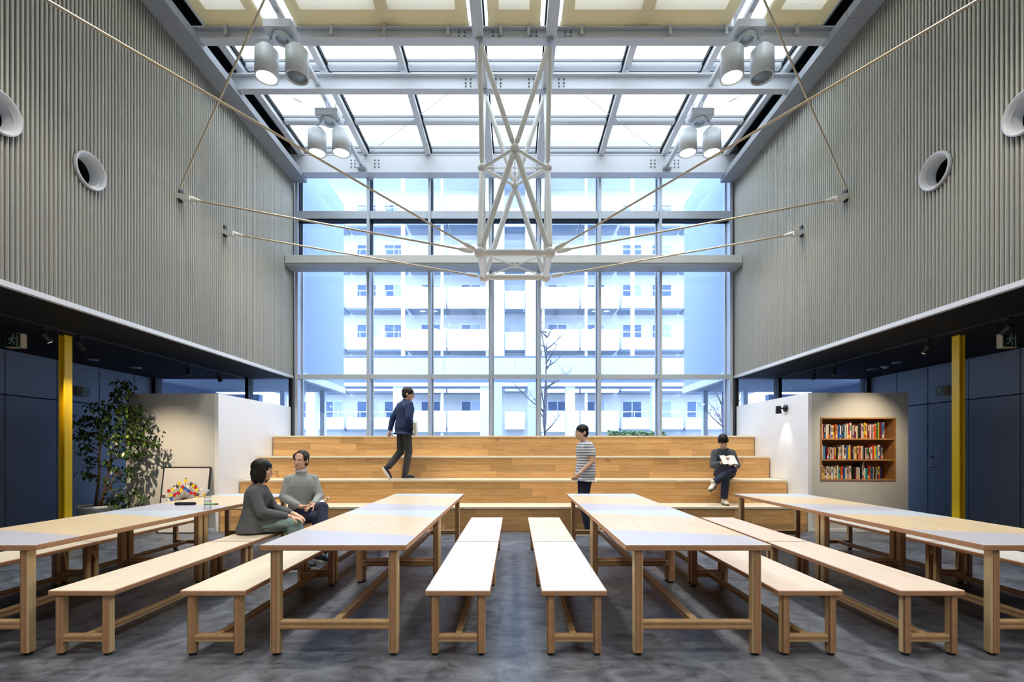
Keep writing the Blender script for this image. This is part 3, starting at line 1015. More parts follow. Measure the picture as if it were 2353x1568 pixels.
# ================================================================== TWIN LAMPS
def lamp_head(t, c, lit, power=210):
    c = Vector(c)
    m = MB().lathe([(0.001, 0.0), (0.10, 0.0), (0.115, -0.05), (0.150, -0.06), (0.150, -0.41), (0.132, -0.41), (0.128, -0.385), (0.001, -0.385)], c, n=32)
    hd = m.build('lamp_head', M['lamp_body'], t)
    l = MB().lathe([(0.001, -0.388), (0.126, -0.388), (0.126, -0.394), (0.001, -0.396)], c, n=28)
    l.build('lens', M['lens_lit'] if lit else M['lens_dark'], hd)
    if lit:
        ld = bpy.data.lights.new('lamp_light', 'SPOT')
        ld.energy = power; ld.color = (1.0, 0.93, 0.82); ld.spot_size = math.radians(115); ld.spot_blend = 0.8; ld.shadow_soft_size = 0.12
        lo = bpy.data.objects.new('lamp_light', ld); COL.objects.link(lo)
        lo.parent = t
        lo.location = c + Vector((0, 0, -0.43)) - root_loc(t)


M['lamp_body'] = mat('lamp_white', lin(214, 220, 222), 0.4)
M['lens_lit'] = mat('lit_lens', (1, 1, 1, 1), 0.4, emit=(1.0, 0.95, 0.86, 1), estr=7.0)
M['lens_dark'] = mat('unlit_lens', lin(120, 132, 138), 0.15)
LAMPS = [(0, 6.54, (True, False), 'by the cream shades, left side'), (0, 8.21, (True, True), 'by the window, left side'),
         (1, 6.54, (True, False), 'by the cream shades, right side'), (1, 8.21, (True, True), 'by the window, right side'),
         (0, 3.6, (True, True), 'above the front tables, left side'), (1, 3.6, (True, True), 'above the front tables, right side'),
         (0, 1.0, (True, True), 'above the camera end, left side'), (1, 1.0, (True, True), 'above the camera end, right side'),
         (0, -2.4, (True, True), 'at the back of the hall, left side'), (1, -2.4, (True, True), 'at the back of the hall, right side')]
for side, y, lit, wh in LAMPS:
    x = -3.15 if side == 0 else 3.14
    t = thing('twin_lamp', f'pair of white cylinder lamps under the roof {wh}', 'lamp', (x, y, 7.0), group='twin cylinder lamps')
    m = MB().cbox(x - 0.19, x + 0.19, y - 0.15, y + 0.15, 6.92, 7.04, 0.008)
    m.tube((x, y, 7.04), (x - (0.07 if side == 0 else -0.06), y, 7.261), 0.018, n=10)
    m.build('mounting_box', M['white_steel'], t)
    m = MB().lathe([(0.085, 0), (0.125, 0), (0.125, -0.05), (0.112, -0.06), (0.085, -0.05)], (x, y, 6.92), n=30, closed=True)
    m.build('ring', M['lamp_body'], t)
    MB().lathe([(0.001, 0), (0.08, 0), (0.075, -0.02), (0.001, -0.02)], (x, y, 6.92), n=20).build('socket_cover', M['alu'], t)
    for k, dx in enumerate((-0.205, 0.205)):
        m = MB().path([(x + dx * 0.55, y, 6.925), (x + dx * 0.8, y, 6.88), (x + dx, y, 6.80)], 0.014, n=8)
        m.build('arm', M['white_steel'], t)
        lamp_head(t, (x + dx, y, 6.77), lit[k])

# ================================================================== SIGNS, TRACK SPOTS, CEILING DISCS
M['sign_green'] = mat('exit_green', lin(10, 62, 52), 0.4)
M['sign_case'] = mat('sign_case', lin(196, 184, 158), 0.5)
M['sign_fig'] = mat('sign_white', lin(196, 205, 190), 0.5)


def run_figure(o, ux, uz, nrm, sc, flip=1):
    """running figure through a doorway, as raised flat shapes on the sign face"""
    o, ux, uz, nrm = Vector(o), Vector(ux), Vector(uz), Vector(nrm)
    m = MB()
    def pt(a, b): return o + ux * a * sc * flip + uz * b * sc
    def poly(ps):
        q = [pt(a, b) + nrm * 0.001 for a, b in ps]
        q2 = [v + nrm * 0.0025 for v in q]
        n = len(q)
        m.add(q + q2, [tuple(range(n, 2 * n)), tuple(reversed(range(n)))] + [(i, (i + 1) % n, n + (i + 1) % n, n + i) for i in range(n)])
    def limb(a, b, w):
        a, b = Vector(a), Vector(b)
        d = (b - a).normalized(); e = Vector((-d.y, d.x)) * w
        poly([tuple(a - e), tuple(b - e), tuple(b + e), tuple(a + e)])
    poly([(0.04 + 0.075 * math.cos(2 * PI * i / 10), 0.30 + 0.075 * math.sin(2 * PI * i / 10)) for i in range(10)])
    limb((0.0, 0.22), (-0.06, -0.02), 0.065)
    limb((0.0, 0.2), (0.16, 0.10), 0.028); limb((0.16, 0.10), (0.24, 0.18), 0.026)
    limb((-0.02, 0.19), (-0.19, 0.16), 0.028); limb((-0.19, 0.16), (-0.22, 0.02), 0.026)
    limb((-0.05, 0.0), (0.11, -0.10), 0.036); limb((0.11, -0.10), (0.10, -0.30), 0.03)
    limb((-0.06, 0.0), (-0.14, -0.17), 0.036); limb((-0.14, -0.17), (-0.32, -0.22), 0.03)
    poly([(0.28, -0.36), (0.34, -0.36), (0.34, 0.38), (0.28, 0.38)])
    return m


for s in (-1, 1):
    nm = 'left' if s < 0 else 'right'
    x = -6.28 if s < 0 else 6.20
    t = thing('exit_sign', f'boxed green running figure exit sign hung from the {nm} black ceiling', 'sign', (x, 6.05, 2.70), group='green exit signs')
    MB().cbox(x - 0.10, x + 0.10, 6.05, 6.13, 2.61, 2.79, 0.006).build('case', M['sign_case'], t)
    fc = MB().box(x - 0.088, x + 0.088, 6.046, 6.051, 2.622, 2.778).build('sign_face', M['sign_green'], t)
    run_figure((x, 6.046, 2.695), (1, 0, 0), (0, 0, 1), (0, -1, 0), 0.19, 1).build('pictogram', M['sign_fig'], fc)
    MB().tube((x, 6.09, 2.79), (x, 6.09, 2.872), 0.012, n=8).build('drop_rod', M['black'], t)
    Xw = SL if s < 0 else SR
    d = -s
    yy = 8.70 if s < 0 else 8.62
    t = thing('exit_sign', f'small green exit sign fixed to the {nm} blue panelled wall', 'sign', (Xw, yy, 2.37), group='green exit signs')
    a, b = sorted((Xw - d * 0.001, Xw + d * 0.10))
    MB().cbox(a, b, yy - 0.085, yy + 0.085, 2.285, 2.455, 0.006).build('case', M['sign_case'], t)
    a, b = sorted((Xw + d * 0.099, Xw + d * 0.104))
    fc = MB().box(a, b, yy - 0.076, yy + 0.076, 2.294, 2.446).build('sign_face', M['sign_green'], t)
    run_figure((Xw + d * 0.104, yy, 2.365), (0, 1, 0), (0, 0, 1), (d, 0, 0), 0.18, s).build('pictogram', M['sign_fig'], fc)


def track_spot(x, y, aim, label, power=0, col=(1, 0.82, 0.6), size=50, lit=False):
    t = thing('track_spot', label, 'spotlight', (x, y, ZS - 0.02), group='black track spots')
    MB().box(x - 0.02, x + 0.02, y - 0.05, y + 0.05, ZS - 0.05, ZS - 0.018).build('track_adapter', M['black'], t)
    MB().tube((x, y, ZS - 0.05), (x, y, ZS - 0.12), 0.010, n=8).build('stem', M['black'], t)
    c = Vector((x, y, ZS - 0.15))
    d = (Vector(aim) - c).normalized()
    h = MB().tube(c - d * 0.06, c + d * 0.06, 0.036, 0.040, n=16).build('lamp_head', M['black'], t)
    MB().tube(c + d * 0.058, c + d * 0.063, 0.034, n=16).build('lens', M['spot_lit'] if lit else M['lens_dark'], h)
    if power:
        ld = bpy.data.lights.new('spot_light', 'SPOT')
        ld.energy = power; ld.color = col; ld.spot_size = math.radians(size); ld.spot_blend = 1.0; ld.shadow_soft_size = 0.02
        lo = bpy.data.objects.new('spot_light', ld); COL.objects.link(lo)
        lo.parent = t
        lo.location = c + d * 0.08 - root_loc(t)
        lo.rotation_euler = d.to_track_quat('-Z', 'Y').to_euler()


M['spot_lit'] = mat('lit_spot', (1, 1, 1, 1), 0.4, emit=(1, 0.85, 0.65, 1), estr=6.0)
track_spot(-5.8, 5.98, (-5.50, 7.83, 0.70), 'lit black track spot beside the left exit sign, aimed at the plant', 230, size=60, lit=True)
track_spot(-5.8, 6.47, (-5.2, 7.9, 0.4), 'unlit black track spot just right of the left yellow column')
track_spot(-5.8, 8.6, (-5.6, 8.6, 0.3), 'black track spot over the left partition, nearer the yellow column')
track_spot(-5.8, 9.5, (-5.2, 9.9, 0.3), 'black track spot over the left partition, nearer the window')
track_spot(5.68, 5.59, (5.5, 7.8, 1.0), 'black track spot beside the right hanging exit sign')
track_spot(5.68, 6.67, (5.55, 7.84, 1.25), 'lit black track spot aimed at the bookcase', 110, size=72, lit=True)
track_spot(5.68, 8.6, (5.5, 8.6, 0.3), 'black track spot over the right partition, nearer the bookcase')
track_spot(5.68, 9.2, (5.2, 9.9, 0.3), 'black track spot over the right partition, nearer the window')
M['disc'] = mat('ceiling_disc', lin(170, 178, 186), 0.5)
for x, y, r, lb in ((-7.2, 8.25, 0.075, 'small flat downlight in the left black ceiling, nearer the yellow column'), (-7.1, 9.05, 0.10, 'flat round downlight in the left black ceiling, nearer the window'),
                    (6.75, 8.55, 0.075, 'small flat downlight in the right black ceiling, nearer the yellow column'), (6.85, 8.95, 0.07, 'domed white detector in the right black ceiling'), (6.85, 9.25, 0.10, 'flat round downlight in the right black ceiling, nearer the window')):
    t = thing('detector' if 'detector' in lb else 'downlight', lb, 'detector' if 'detector' in lb else 'downlight', (x, y, ZS))
    MB().lathe([(0.001, 0.0), (r, 0.0), (r, -0.012), (r * 0.8, -0.018), (0.001, -0.018)], (x, y, ZS - 0.001), n=24).build('trim_ring', M['disc'], t)
    if 'detector' in lb:
        MB().ell((x, y, ZS - 0.018), (r * 0.6, r * 0.6, 0.03), n=14, k=8).build('dome', M['white_paint'], t)
    else:
        MB().lathe([(0.001, -0.0185), (r * 0.7, -0.0185), (r * 0.7, -0.021), (0.001, -0.021)], (x, y, ZS), n=20).build('diffuser', M['lens_dark'], t)

# black wall lamp on the right white flank
t = thing('wall_lamp', 'black adjustable wall lamp shining down the white flank beside the steps', 'lamp', (4.75, 8.46, 2.03))
Rm = Matrix(((0, 0, -1), (1, 0, 0), (0, 1, 0)))
MB().lathe([(0.001, 0), (0.060, 0), (0.060, 0.03), (0.001, 0.032)], (4.75, 8.46, 2.05), Rm, 24).build('wall_rose', M['black'], t)
MB().path([(4.72, 8.46, 2.05), (4.66, 8.46, 2.05), (4.63, 8.46, 2.02)], 0.014, n=8).build('arm', M['black'], t)
h = MB().tube((4.61, 8.46, 2.09), (4.615, 8.46, 1.95), 0.042, 0.048, n=20).build('lamp_head', M['black'], t)
MB().tube((4.6152, 8.46, 1.951), (4.6154, 8.46, 1.946), 0.040, n=16).build('lens', M['spot_lit'], h)
ld = bpy.data.lights.new('spot_light', 'SPOT'); ld.energy = 11; ld.color = (1, 0.85, 0.66); ld.spot_size = math.radians(62); ld.spot_blend = 0.7; ld.shadow_soft_size = 0.03
lo = bpy.data.objects.new('spot_light', ld); COL.objects.link(lo); lo.parent = t
lo.location = Vector((4.62, 8.46, 1.93)) - root_loc(t)
lo.rotation_euler = Vector((0.22, 0, -1)).to_track_quat('-Z', 'Y').to_euler()

# ================================================================== OUTSIDE THE WINDOW
M['ext_white'] = mat('exterior_white', lin(238, 240, 242), 0.7, noise=0.02)
M['ext_pale'] = mat('exterior_pale_blue', lin(206, 220, 234), 0.7, noise=0.02)
M['ext_wing'] = mat('exterior_wing_cladding', lin(158, 172, 190), 0.6, noise=0.03)
M['ext_cream'] = mat('exterior_cream', lin(226, 222, 212), 0.75, noise=0.03)
M['ext_grey'] = mat('exterior_grey', lin(150, 160, 172), 0.75, noise=0.03)
M['ext_dark'] = mat('exterior_slate', lin(110, 124, 146), 0.7)
M['ext_glass'] = mat('far_window_glass', lin(88, 110, 140), 0.12, 0.1)
M['curtain'] = mat('far_curtain', lin(190, 200, 212), 0.9)
M['paving'] = mat('pale_paving', lin(170, 174, 178), 0.9, noise=0.08, nscale=0.6)
M['bark'] = mat('grey_bark', lin(92, 88, 92), 0.9, noise=0.15, nscale=9)
M['hedge'] = mat('hedge_green', lin(150, 168, 112), 0.9, noise=0.3, nscale=5)
g = MB().box(-40, 40, 10.75, 60, -0.3, -0.14).build('ground', M['paving']); tag(g, 'pale paved ground outside the window', None, None, 'structure')
for s in (-1, 1):
    nm = 'left' if s < 0 else 'right'
    X = XL if s < 0 else XR
    w = struct('exterior_wing', f'pale upper wing of the building outside the {nm} end of the window')
    a, b = sorted((X, X + s * 4))
    MB().box(a, b, 10.70, 13.57, 3.02, 8.2).build('wing_wall', M['ext_wing'], w)
    MB().box(a, b, 10.70, 13.57, 2.93, 3.02).build('wing_soffit', M['ext_grey'], w)
    a, b = sorted((X, X - s * 0.05))
    MB().box(a, b, 10.70, 13.57, 2.90, 3.06).build('edge_trim', M['ext_white'], w)
    MB().box(*sorted((X + s * 3.6, X + s * 3.8)), 10.7, 15.5, -0.1, 2.93).build('added_slate_wall', M['ext_dark'], w)
    a, b = sorted((X + s * 2.6, X + s * 6.5))
    MB().box(a, b, 14.0, 14.2, -0.14, 2.92).build('added_slate_wall', M['ext_dark'], w)  # slate wall added to stand in for blue reflections in the clerestory glass
    for k in range(2):
        xx = X + s * (0.5 + 1.1 * k)
        MB().box(xx - 0.06, xx + 0.06, 13.3, 13.45, -0.14, 2.93).build('post', M['ext_white'], w)

FD = 33.0
bd = thing('apartment_building', 'white apartment block with long balconies beyond the window', 'building', (0, 36, -0.14))
MB().box(-17, 17, FD + 2.0, FD + 6, -0.14, 20.0).build('body', M['ext_cream'], bd)
MB().box(-17.3, 17.3, FD - 0.4, FD + 6.2, 20.0, 20.4).build('roof_slab', M['ext_white'], bd)
tops = [3.95, 6.63, 9.51, 12.39, 15.27, 18.15]  # upper floors added as a backdrop so roof reflections show in the glass
bays = [(-16.8, -11.9), (-11.7, -7.75), (-7.45, -4.7), (-4.6, -1.75), (1.75, 4.4), (4.5, 7.1), (7.4, 11.7), (11.9, 16.8)]
for f_i, zt in enumerate(tops):
    zf = zt - 1.15
    for b_i, (xa, xb) in enumerate(bays):
        inner = 1 < b_i < 6
        yf = FD if inner else FD + 0.6
        drop = 1.45 if inner else 1.25
        rail = 0.0 if inner else 0.42
        MB().box(xa, xb, yf, yf + 0.14, zt - drop, zt - rail).build('balcony_parapet', M['ext_white'], bd)
        MB().box(xa, xb, yf + 0.14, FD + 2.0, zf - 0.2, zf).build('balcony_slab', M['ext_grey'], bd)
        if rail:
            m = MB().box(xa, xb, yf + 0.03, yf + 0.09, zt - 0.06, zt)
            k = 0
            while xa + k * 0.9 < xb:
                m.box(xa + k * 0.9, xa + k * 0.9 + 0.04, yf + 0.04, yf + 0.08, zt - rail, zt - 0.06); k += 1
            m.build('balcony_rail', M['ext_white'], bd)
        # sliding windows on the recessed wall
        n = max(1, int((xb - xa) / 1.9))
        for k in range(n):
            xc = xa + (k + 0.5) * (xb - xa) / n
            yw = FD + 2.0
            fr = MB()
            wz0, wz1 = zf + 0.05, zf + 1.95
            fr.box(xc - 0.72, xc + 0.72, yw - 0.06, yw, wz1, wz1 + 0.08); fr.box(xc - 0.72, xc + 0.72, yw - 0.06, yw, wz0, wz0 + 0.06)
            for xx in (xc - 0.72, xc - 0.03, xc + 0.66):
                fr.box(xx, xx + 0.06, yw - 0.06, yw, wz0 + 0.06, wz1)
            fo = fr.build('window_frame', M['ext_white'], bd)
            MB().box(xc - 0.66, xc - 0.03, yw - 0.035, yw - 0.02, wz0 + 0.06, wz1).build('pane', M['ext_glass'], fo)
            MB().box(xc + 0.03, xc + 0.66, yw - 0.045, yw - 0.03, wz0 + 0.06, wz1).build('pane', M['curtain'] if (k + b_i + f_i) % 2 else M['ext_glass'], fo)
# two pale stair towers in the middle with the recess between them
for s in (-1, 1):
    MB().box(*sorted((s * 0.72, s * 1.62)), FD - 0.3, FD + 2.4, 5.5, 20.0).build('stair_tower', M['ext_pale'], bd)
for zt in tops:
    MB().box(-0.7, 0.7, FD + 0.8, FD + 0.9, zt - 1.25, zt).build('stair_parapet', M['ext_white'], bd)
    MB().box(-0.7, 0.7, FD + 0.9, FD + 2.0, zt - 1.25, zt - 1.15).build('stair_landing', M['ext_grey'], bd)
for x in (-7.6, 8.0):
    MB().tube((x, FD - 0.12, 6.2), (x, FD - 0.12, 20.0), 0.14, n=12).build('downpipe', M['ext_white'], bd)
for x in (-5.0, 4.9, -1.9, 1.95):
    MB().box(x - 0.09, x + 0.09, FD + 0.2, FD + 0.4, -0.14, 20.0).build('balcony_post', M['ext_white'], bd)

# raised walkway in front of the block
wk = thing('walkway', 'pale blue raised walkway on white columns in front of the apartment block', 'walkway', (0, 24, -0.14))
for k in range(8):
    xa = -14 + k * 3.5
    MB().box(xa + 0.012, xa + 3.488, 24.0, 24.10, 4.86, 5.87).build('parapet_panel', M['ext_pale'], wk)
MB().box(-14, 14, 24.05, 26.4, 4.62, 4.86).build('deck', M['ext_dark'], wk)
MB().box(-14, 14, 23.95, 24.10, 4.45, 4.62).build('edge_beam', M['ext_white'], wk)
MB().box(-14, 14, 23.98, 24.06, 5.88, 5.95).build('handrail', M['ext_dark'], wk)
for x in (-5.85, -1.5, 2.77, -10.2, 7.1, 11.4):
    MB().box(x - 0.23, x + 0.23, 24.12, 24.56, -0.14, 4.62).build('column', M['ext_white'], wk)
for s in (-1, 1):
    MB().box(*sorted((s * 0.62, s * 1.12)), 22.9, 23.3, -0.14, 4.5).build('lower_post', M['ext_pale'], wk)


def bare_tree(x, y, h, label, seed):
    r = random.Random(seed)
    t = thing('bare_tree', label, 'tree', (x, y, -0.14), group='bare trees outside')
    trunk = [(x + r.uniform(-0.05, 0.05) * k, y, -0.14 + h * k / 5) for k in range(6)]
    MB().path(trunk, [0.12, 0.10, 0.085, 0.065, 0.04, 0.015], n=8).build('trunk', M['bark'], t)
    tw = MB()
    for k in range(16):
        z = h * r.uniform(0.3, 0.95)
        b = Vector(trunk[min(5, int((z + 0.14) / h * 5))]); b.z = z
        a = r.uniform(0, 2 * PI); L = h * r.uniform(0.12, 0.26) * (1.3 - z / h)
        e = b + Vector((math.cos(a) * L, math.sin(a) * L * 0.6, L * r.uniform(0.5, 1.1)))
        br = MB().path([b, b.lerp(e, 0.5) + Vector((0, 0, -0.06)), e], [0.035, 0.022, 0.006], n=6)
        br.build('branch', M['bark'], t)
        for q in range(6):
            p = b.lerp(e, r.uniform(0.35, 1))
            ee = p + Vector((r.uniform(-1, 1), r.uniform(-0.6, 0.6), r.uniform(0.1, 1))) * L * 0.5
            tw.tube(p, ee, 0.011, 0.004, n=4)
    o = tw.build('twigs', M['bark'], t); o['kind'] = 'stuff'


bare_tree(1.25, 20, 6.6, 'bare grey tree outside the central panes of the window', 3)
bare_tree(8.6, 20, 5.2, 'bare grey tree outside the right corner of the window', 11)
h = MB()
r = random.Random(5)
for k in range(420):
    h.ell((2.85 + r.uniform(0, 1.7), 14.8 + r.uniform(-0.25, 0.25), 1.62 + r.uniform(-0.2, 0.26)), (r.uniform(0.03, 0.07), 0.05, r.uniform(0.02, 0.05)), Matrix.Rotation(r.uniform(-1, 1), 3, 'Y'), n=6, k=4)
h.box(2.8, 4.6, 14.55, 15.05, -0.14, 1.5)
o = h.build('hedge', M['hedge']); tag(o, 'clipped green hedge just outside the window', 'hedge', None, 'stuff')

# ================================================================== TABLES AND BENCHES
def leg_mesh(w, d, h):
    return MB().cbox(-w / 2, w / 2, -d / 2, d / 2, 0.012, h, 0.006).mesh('leg', M['ply_leg'])


def leg_mesh2(w, d, h):
    """front and back faces show the veneers, the side faces are plain pale veneer"""
    m = MB().cbox(-w / 2, w / 2, -d / 2, d / 2, 0.012, h, 0.007)
    for i, f in enumerate(m.f):
        n = (m.v[f[1]] - m.v[f[0]]).cross(m.v[f[2]] - m.v[f[0]])
        if abs(n.x) > abs(n.y) and abs(n.x) > abs(n.z):
            m.m[i] = 1
    return m.mesh('leg', [M['ply_leg'], M['ply_leg_y']])


pad_me = MB().lathe([(0.001, 0), (0.020, 0), (0.022, 0.006), (0.020, 0.013), (0.001, 0.013)], n=14).mesh('foot_pad', M['rubber'])
TW, TL, TH = 0.94, 1.78, 0.72
BW, BL, BH = 0.42, 1.66, 0.426


def make_frame(t, W, L, H, lw, inset_x, rail_z0, rail_z1, rd):
    lm = leg_mesh2(lw, lw * 1.05, H)
    for sx in (-1, 1):
        for yy in (0.012 + lw / 2, L - 0.012 - lw / 2):
            l = inst(lm, 'leg', t, (sx * (W / 2 - inset_x - lw / 2), yy, 0))
            inst(pad_me, 'foot_pad', l, Vector((sx * (W / 2 - inset_x - lw / 2), yy, 0)))
    xi = W / 2 - inset_x - lw
    for yy in (0.012 + lw / 2, L - 0.012 - lw / 2):
        MB().cbox(-xi, xi, yy - rd / 2, yy + rd / 2, rail_z0, rail_z1, 0.003).build('end_rail', M['ply_rail'], t, local=True)
    ya, yb = 0.012 + lw / 2 + rd / 2, L - 0.012 - lw / 2 - rd / 2
    MB().cbox(-rd / 2, rd / 2, ya, yb, rail_z0 + 0.002, rail_z1 - 0.002, 0.003).build('stretcher', M['ply_rail'], t, local=True)


def make_table():
    t = thing('long_table', 'x', 'table', (0, 0, 0))
    ct = MB().cbox(-TW / 2, TW / 2, 0, TL, TH - 0.037, TH - 0.0025, 0.003).build('tabletop', M['ply_edge'], t, local=True)
    e = 0.006
    xl, xr = -TW / 2 + e, TW / 2 - e
    ll = [e, 0.606, 1.545, TL - e]; rr = [e, 0.335, 1.258, TL - e]
    for k, mk in enumerate(('lam_lavender', 'birch_warm', 'lam_blue')):
        m = MB().prism([(xl, ll[k]), (xr, rr[k]), (xr, rr[k + 1]), (xl, ll[k + 1])], TH - 0.0025, TH)
        o = m.build('laminate_panel', M[mk], ct, local=True)
        o['label'] = ('lavender white panel', 'birch veneer panel', 'pale blue panel')[k]
    # pale worn edge line round the top
    m = MB().box(-TW / 2 + 0.001, TW / 2 - 0.001, 0.001, e, TH - 0.0025, TH).box(-TW / 2 + 0.001, TW / 2 - 0.001, TL - e, TL - 0.001, TH - 0.0025, TH)
    m.box(-TW / 2 + 0.001, xl, e, TL - e, TH - 0.0025, TH).box(xr, TW / 2 - 0.001, e, TL - e, TH - 0.0025, TH)
    m.build('edge_line', M['birch'], ct, local=True)
    make_frame(t, TW, TL, TH - 0.037, 0.058, 0.058, 0.168, 0.224, 0.05)
    return t


def make_bench(top):
    t = thing('long_bench', 'x', 'bench', (0, 0, 0))
    ct = MB().cbox(-BW / 2, BW / 2, 0, BL, BH - 0.034, BH - 0.0025, 0.003).build('seat', M['ply_edge'], t, local=True)
    MB().box(-BW / 2 + 0.002, BW / 2 - 0.002, 0.002, BL - 0.002, BH - 0.0025, BH).build('seat_veneer', M[top], ct, local=True)
    make_frame(t, BW, BL, BH - 0.034, 0.050, 0.034, 0.088, 0.134, 0.042)
    return t


rowname = ['leftmost', 'second', 'third', 'rightmost']
proto = make_table()
first = True
for i, cx in enumerate((-3.56, -1.171, 1.184, 3.495)):
    for k, y in enumerate((3.115, 4.902)):
        o = proto if first else copy_tree(proto)
        first = False
        o.location = (cx, y, 0)
        e = ['front table of the leftmost row, cut by the edge of view', 'front table of the second row, left of the centre aisle',
             'front table of the third row, right of the centre aisle', 'front table of the rightmost row, running out of view'][i] if k == 0 else \
            ['rear table of the leftmost row, with the bottle on it', 'rear table of the second row, nearest the steps',
             'rear table of the third row, in front of the standing man in stripes', 'rear table of the rightmost row, beside the bookcase partition'][i]
        tag(o, 'long plywood ' + e, 'table', 'long plywood tables')
bp = {}
blab = [('far left bench behind the leftmost row of tables', 'birch'), ('bench on the inner side of the leftmost table row', 'birch'),
        ('bench on the outer side of the second table row', 'birch'), ('bench along the left edge of the centre aisle', 'birch_white'),
        ('bench along the right edge of the centre aisle', 'birch_white'), ('bench on the outer side of the third table row', 'birch_pink'),
        ('bench on the inner side of the rightmost table row', 'birch_pink'), ('far right bench behind the rightmost row of tables', 'birch_white')]
bx = [-4.345, -2.80, -1.947, -0.369, 0.384, 1.906, 2.693, 4.29]
for i, cx in enumerate(bx):
    for k, y in enumerate((3.115, 4.79)):
        top = blab[i][1]
        if i == 4 and k == 1: top = 'birch'
        if top in bp:
            o = copy_tree(bp[top])
        else:
            o = bp[top] = make_bench(top)
        o.location = (cx, y, 0)
        sit = ', under the seated women' if (i == 1 and k == 1) else ''
        tag(o, ('front ' if k == 0 else 'rear ') + 'plywood ' + blab[i][0] + sit, 'bench', 'low plywood benches')

# ================================================================== THINGS ON THE LEFTMOST TABLE
M['pet'] = glass('clear_plastic', (0.95, 0.96, 0.98, 1), 0.10, 0.08)
M['label_white'] = mat('bottle_label', lin(232, 236, 240), 0.5)
M['cap_white'] = mat('bottle_cap', lin(240, 240, 240), 0.4)
M['pouch'] = mat('black_cloth', lin(34, 34, 38), 0.85, noise=0.2, nscale=20)
M['green_plastic'] = mat('green_plastic', lin(70, 176, 96), 0.4)


def bottle(x, y, z, label, R=None):
    t = thing('water_bottle', label, 'bottle', (x, y, z), group='clear water bottles')
    R = R or Matrix.Identity(3)
    o = (x, y, z)
    MB().lathe([(0.001, 0.002), (0.030, 0.0), (0.033, 0.008), (0.033, 0.05), (0.031, 0.06), (0.033, 0.07), (0.033, 0.125), (0.027, 0.15), (0.014, 0.168), (0.0135, 0.182), (0.001, 0.182)], o, R, 22).build('bottle_body', M['pet'], t)
    MB().lathe([(0.0335, 0.072), (0.0338, 0.072), (0.0338, 0.115), (0.0335, 0.115)], o, R, 22, closed=True).build('label_band', M['label_white'], t)
    MB().lathe([(0.001, 0.1825), (0.0155, 0.180), (0.0155, 0.198), (0.001, 0.199)], o, R, 18).build('cap', M['cap_white'], t)
    return t


bottle(-3.17, 4.99, TH, 'clear plastic water bottle standing on the leftmost table')
t = thing('pen_pouch', 'black rolled cloth pen pouch lying on the leftmost table', 'pouch', (-3.62, 5.32, TH))
m = MB().capsule((-3.72, 5.31, TH + 0.0175), (-3.53, 5.33, TH + 0.0175), 0.017, 0.0165, n=14)
m.build('pouch_body', M['pouch'], t)
MB().tube((-3.71, 5.311, TH + 0.0345), (-3.54, 5.329, TH + 0.0345), 0.003, n=6).build('zip', M['alu'], t)
t = thing('green_marker', 'green marker pen lying beside the bottle on the leftmost table', 'pen', (-3.36, 5.34, TH))
MB().tube((-3.42, 5.33, TH + 0.009), (-3.32, 5.35, TH + 0.009), 0.009, n=10).build('pen_body', M['green_plastic'], t)
MB().tube((-3.319, 5.3502, TH + 0.009), (-3.285, 5.357, TH + 0.009), 0.0085, 0.007, n=10).build('pen_cap', M['black'], t)

# ================================================================== FRAMED POSTER LEANING ON THE LEFT PARTITION
M['poster'] = mat('poster_paper', lin(214, 210, 206), 0.6)
M['p_red'] = mat('print_red', lin(196, 28, 30), 0.6)
M['p_blue'] = mat('print_blue', lin(30, 96, 190), 0.6)
M['p_yellow'] = mat('print_yellow', lin(240, 206, 20), 0.6)
M['p_brown'] = mat('print_brown', lin(92, 76, 62), 0.6)
M['p_white'] = mat('print_white', lin(244, 240, 234), 0.6)
t = thing('framed_poster', 'black framed poster of coloured dots on a fan of sticks, leaning on the pale partition', 'poster', (-5.29, 7.74, 0))
pw, ph = 0.76, 1.06
lean = math.atan2(0.16, 1.05)
R = Matrix.Rotation(-lean, 3, 'X')
O = Vector((-5.29, 7.655, 0.002))
def PT(a, b, c=0.0):          # a across, b up the sheet, c out of the sheet towards the hall
    return O + R @ Vector((a, -c, b))
def pbox(m, a0, a1, b0, b1, c0, c1, k=0):
    vs = [PT(a, b, c) for b in (b0, b1) for c in (c1, c0) for a in (a0, a1)]
    m.add(vs, [(0, 2, 3, 1), (4, 5, 7, 6), (0, 1, 5, 4), (2, 6, 7, 3), (0, 4, 6, 2), (1, 3, 7, 5)], k)
fr = MB()
pbox(fr, -pw / 2, pw / 2, 0, 0.014, -0.012, 0.010); pbox(fr, -pw / 2, pw / 2, ph - 0.014, ph, -0.012, 0.010)
pbox(fr, -pw / 2, -pw / 2 + 0.014, 0.014, ph - 0.014, -0.012, 0.010); pbox(fr, pw / 2 - 0.014, pw / 2, 0.014, ph - 0.014, -0.012, 0.010)
fr.build('frame', M['black'], t)
sh = MB(); pbox(sh, -pw / 2 + 0.014, pw / 2 - 0.014, 0.014, ph - 0.014, -0.010, 0.0)
so = sh.build('sheet', M['poster'], t)
pr = MB()
r = random.Random(21)
base = (0.0, 0.50)
def pdisc(a, b, rr, k, c=0.0012, n=14):
    top = [PT(a + rr * math.cos(2 * PI * i / n), b + rr * math.sin(2 * PI * i / n), c) for i in range(n)]
    pr.add(top, [tuple(range(n))], k)
def pline(a0, b0, a1, b1, w, k, c=0.0006):
    d = Vector((a1 - a0, b1 - b0)).normalized(); e = Vector((-d.y, d.x)) * w / 2
    pr.add([PT(a0 - e.x, b0 - e.y, c), PT(a1 - e.x, b1 - e.y, c), PT(a1 + e.x, b1 + e.y, c), PT(a0 + e.x, b0 + e.y, c)], [(0, 1, 2, 3)], k)
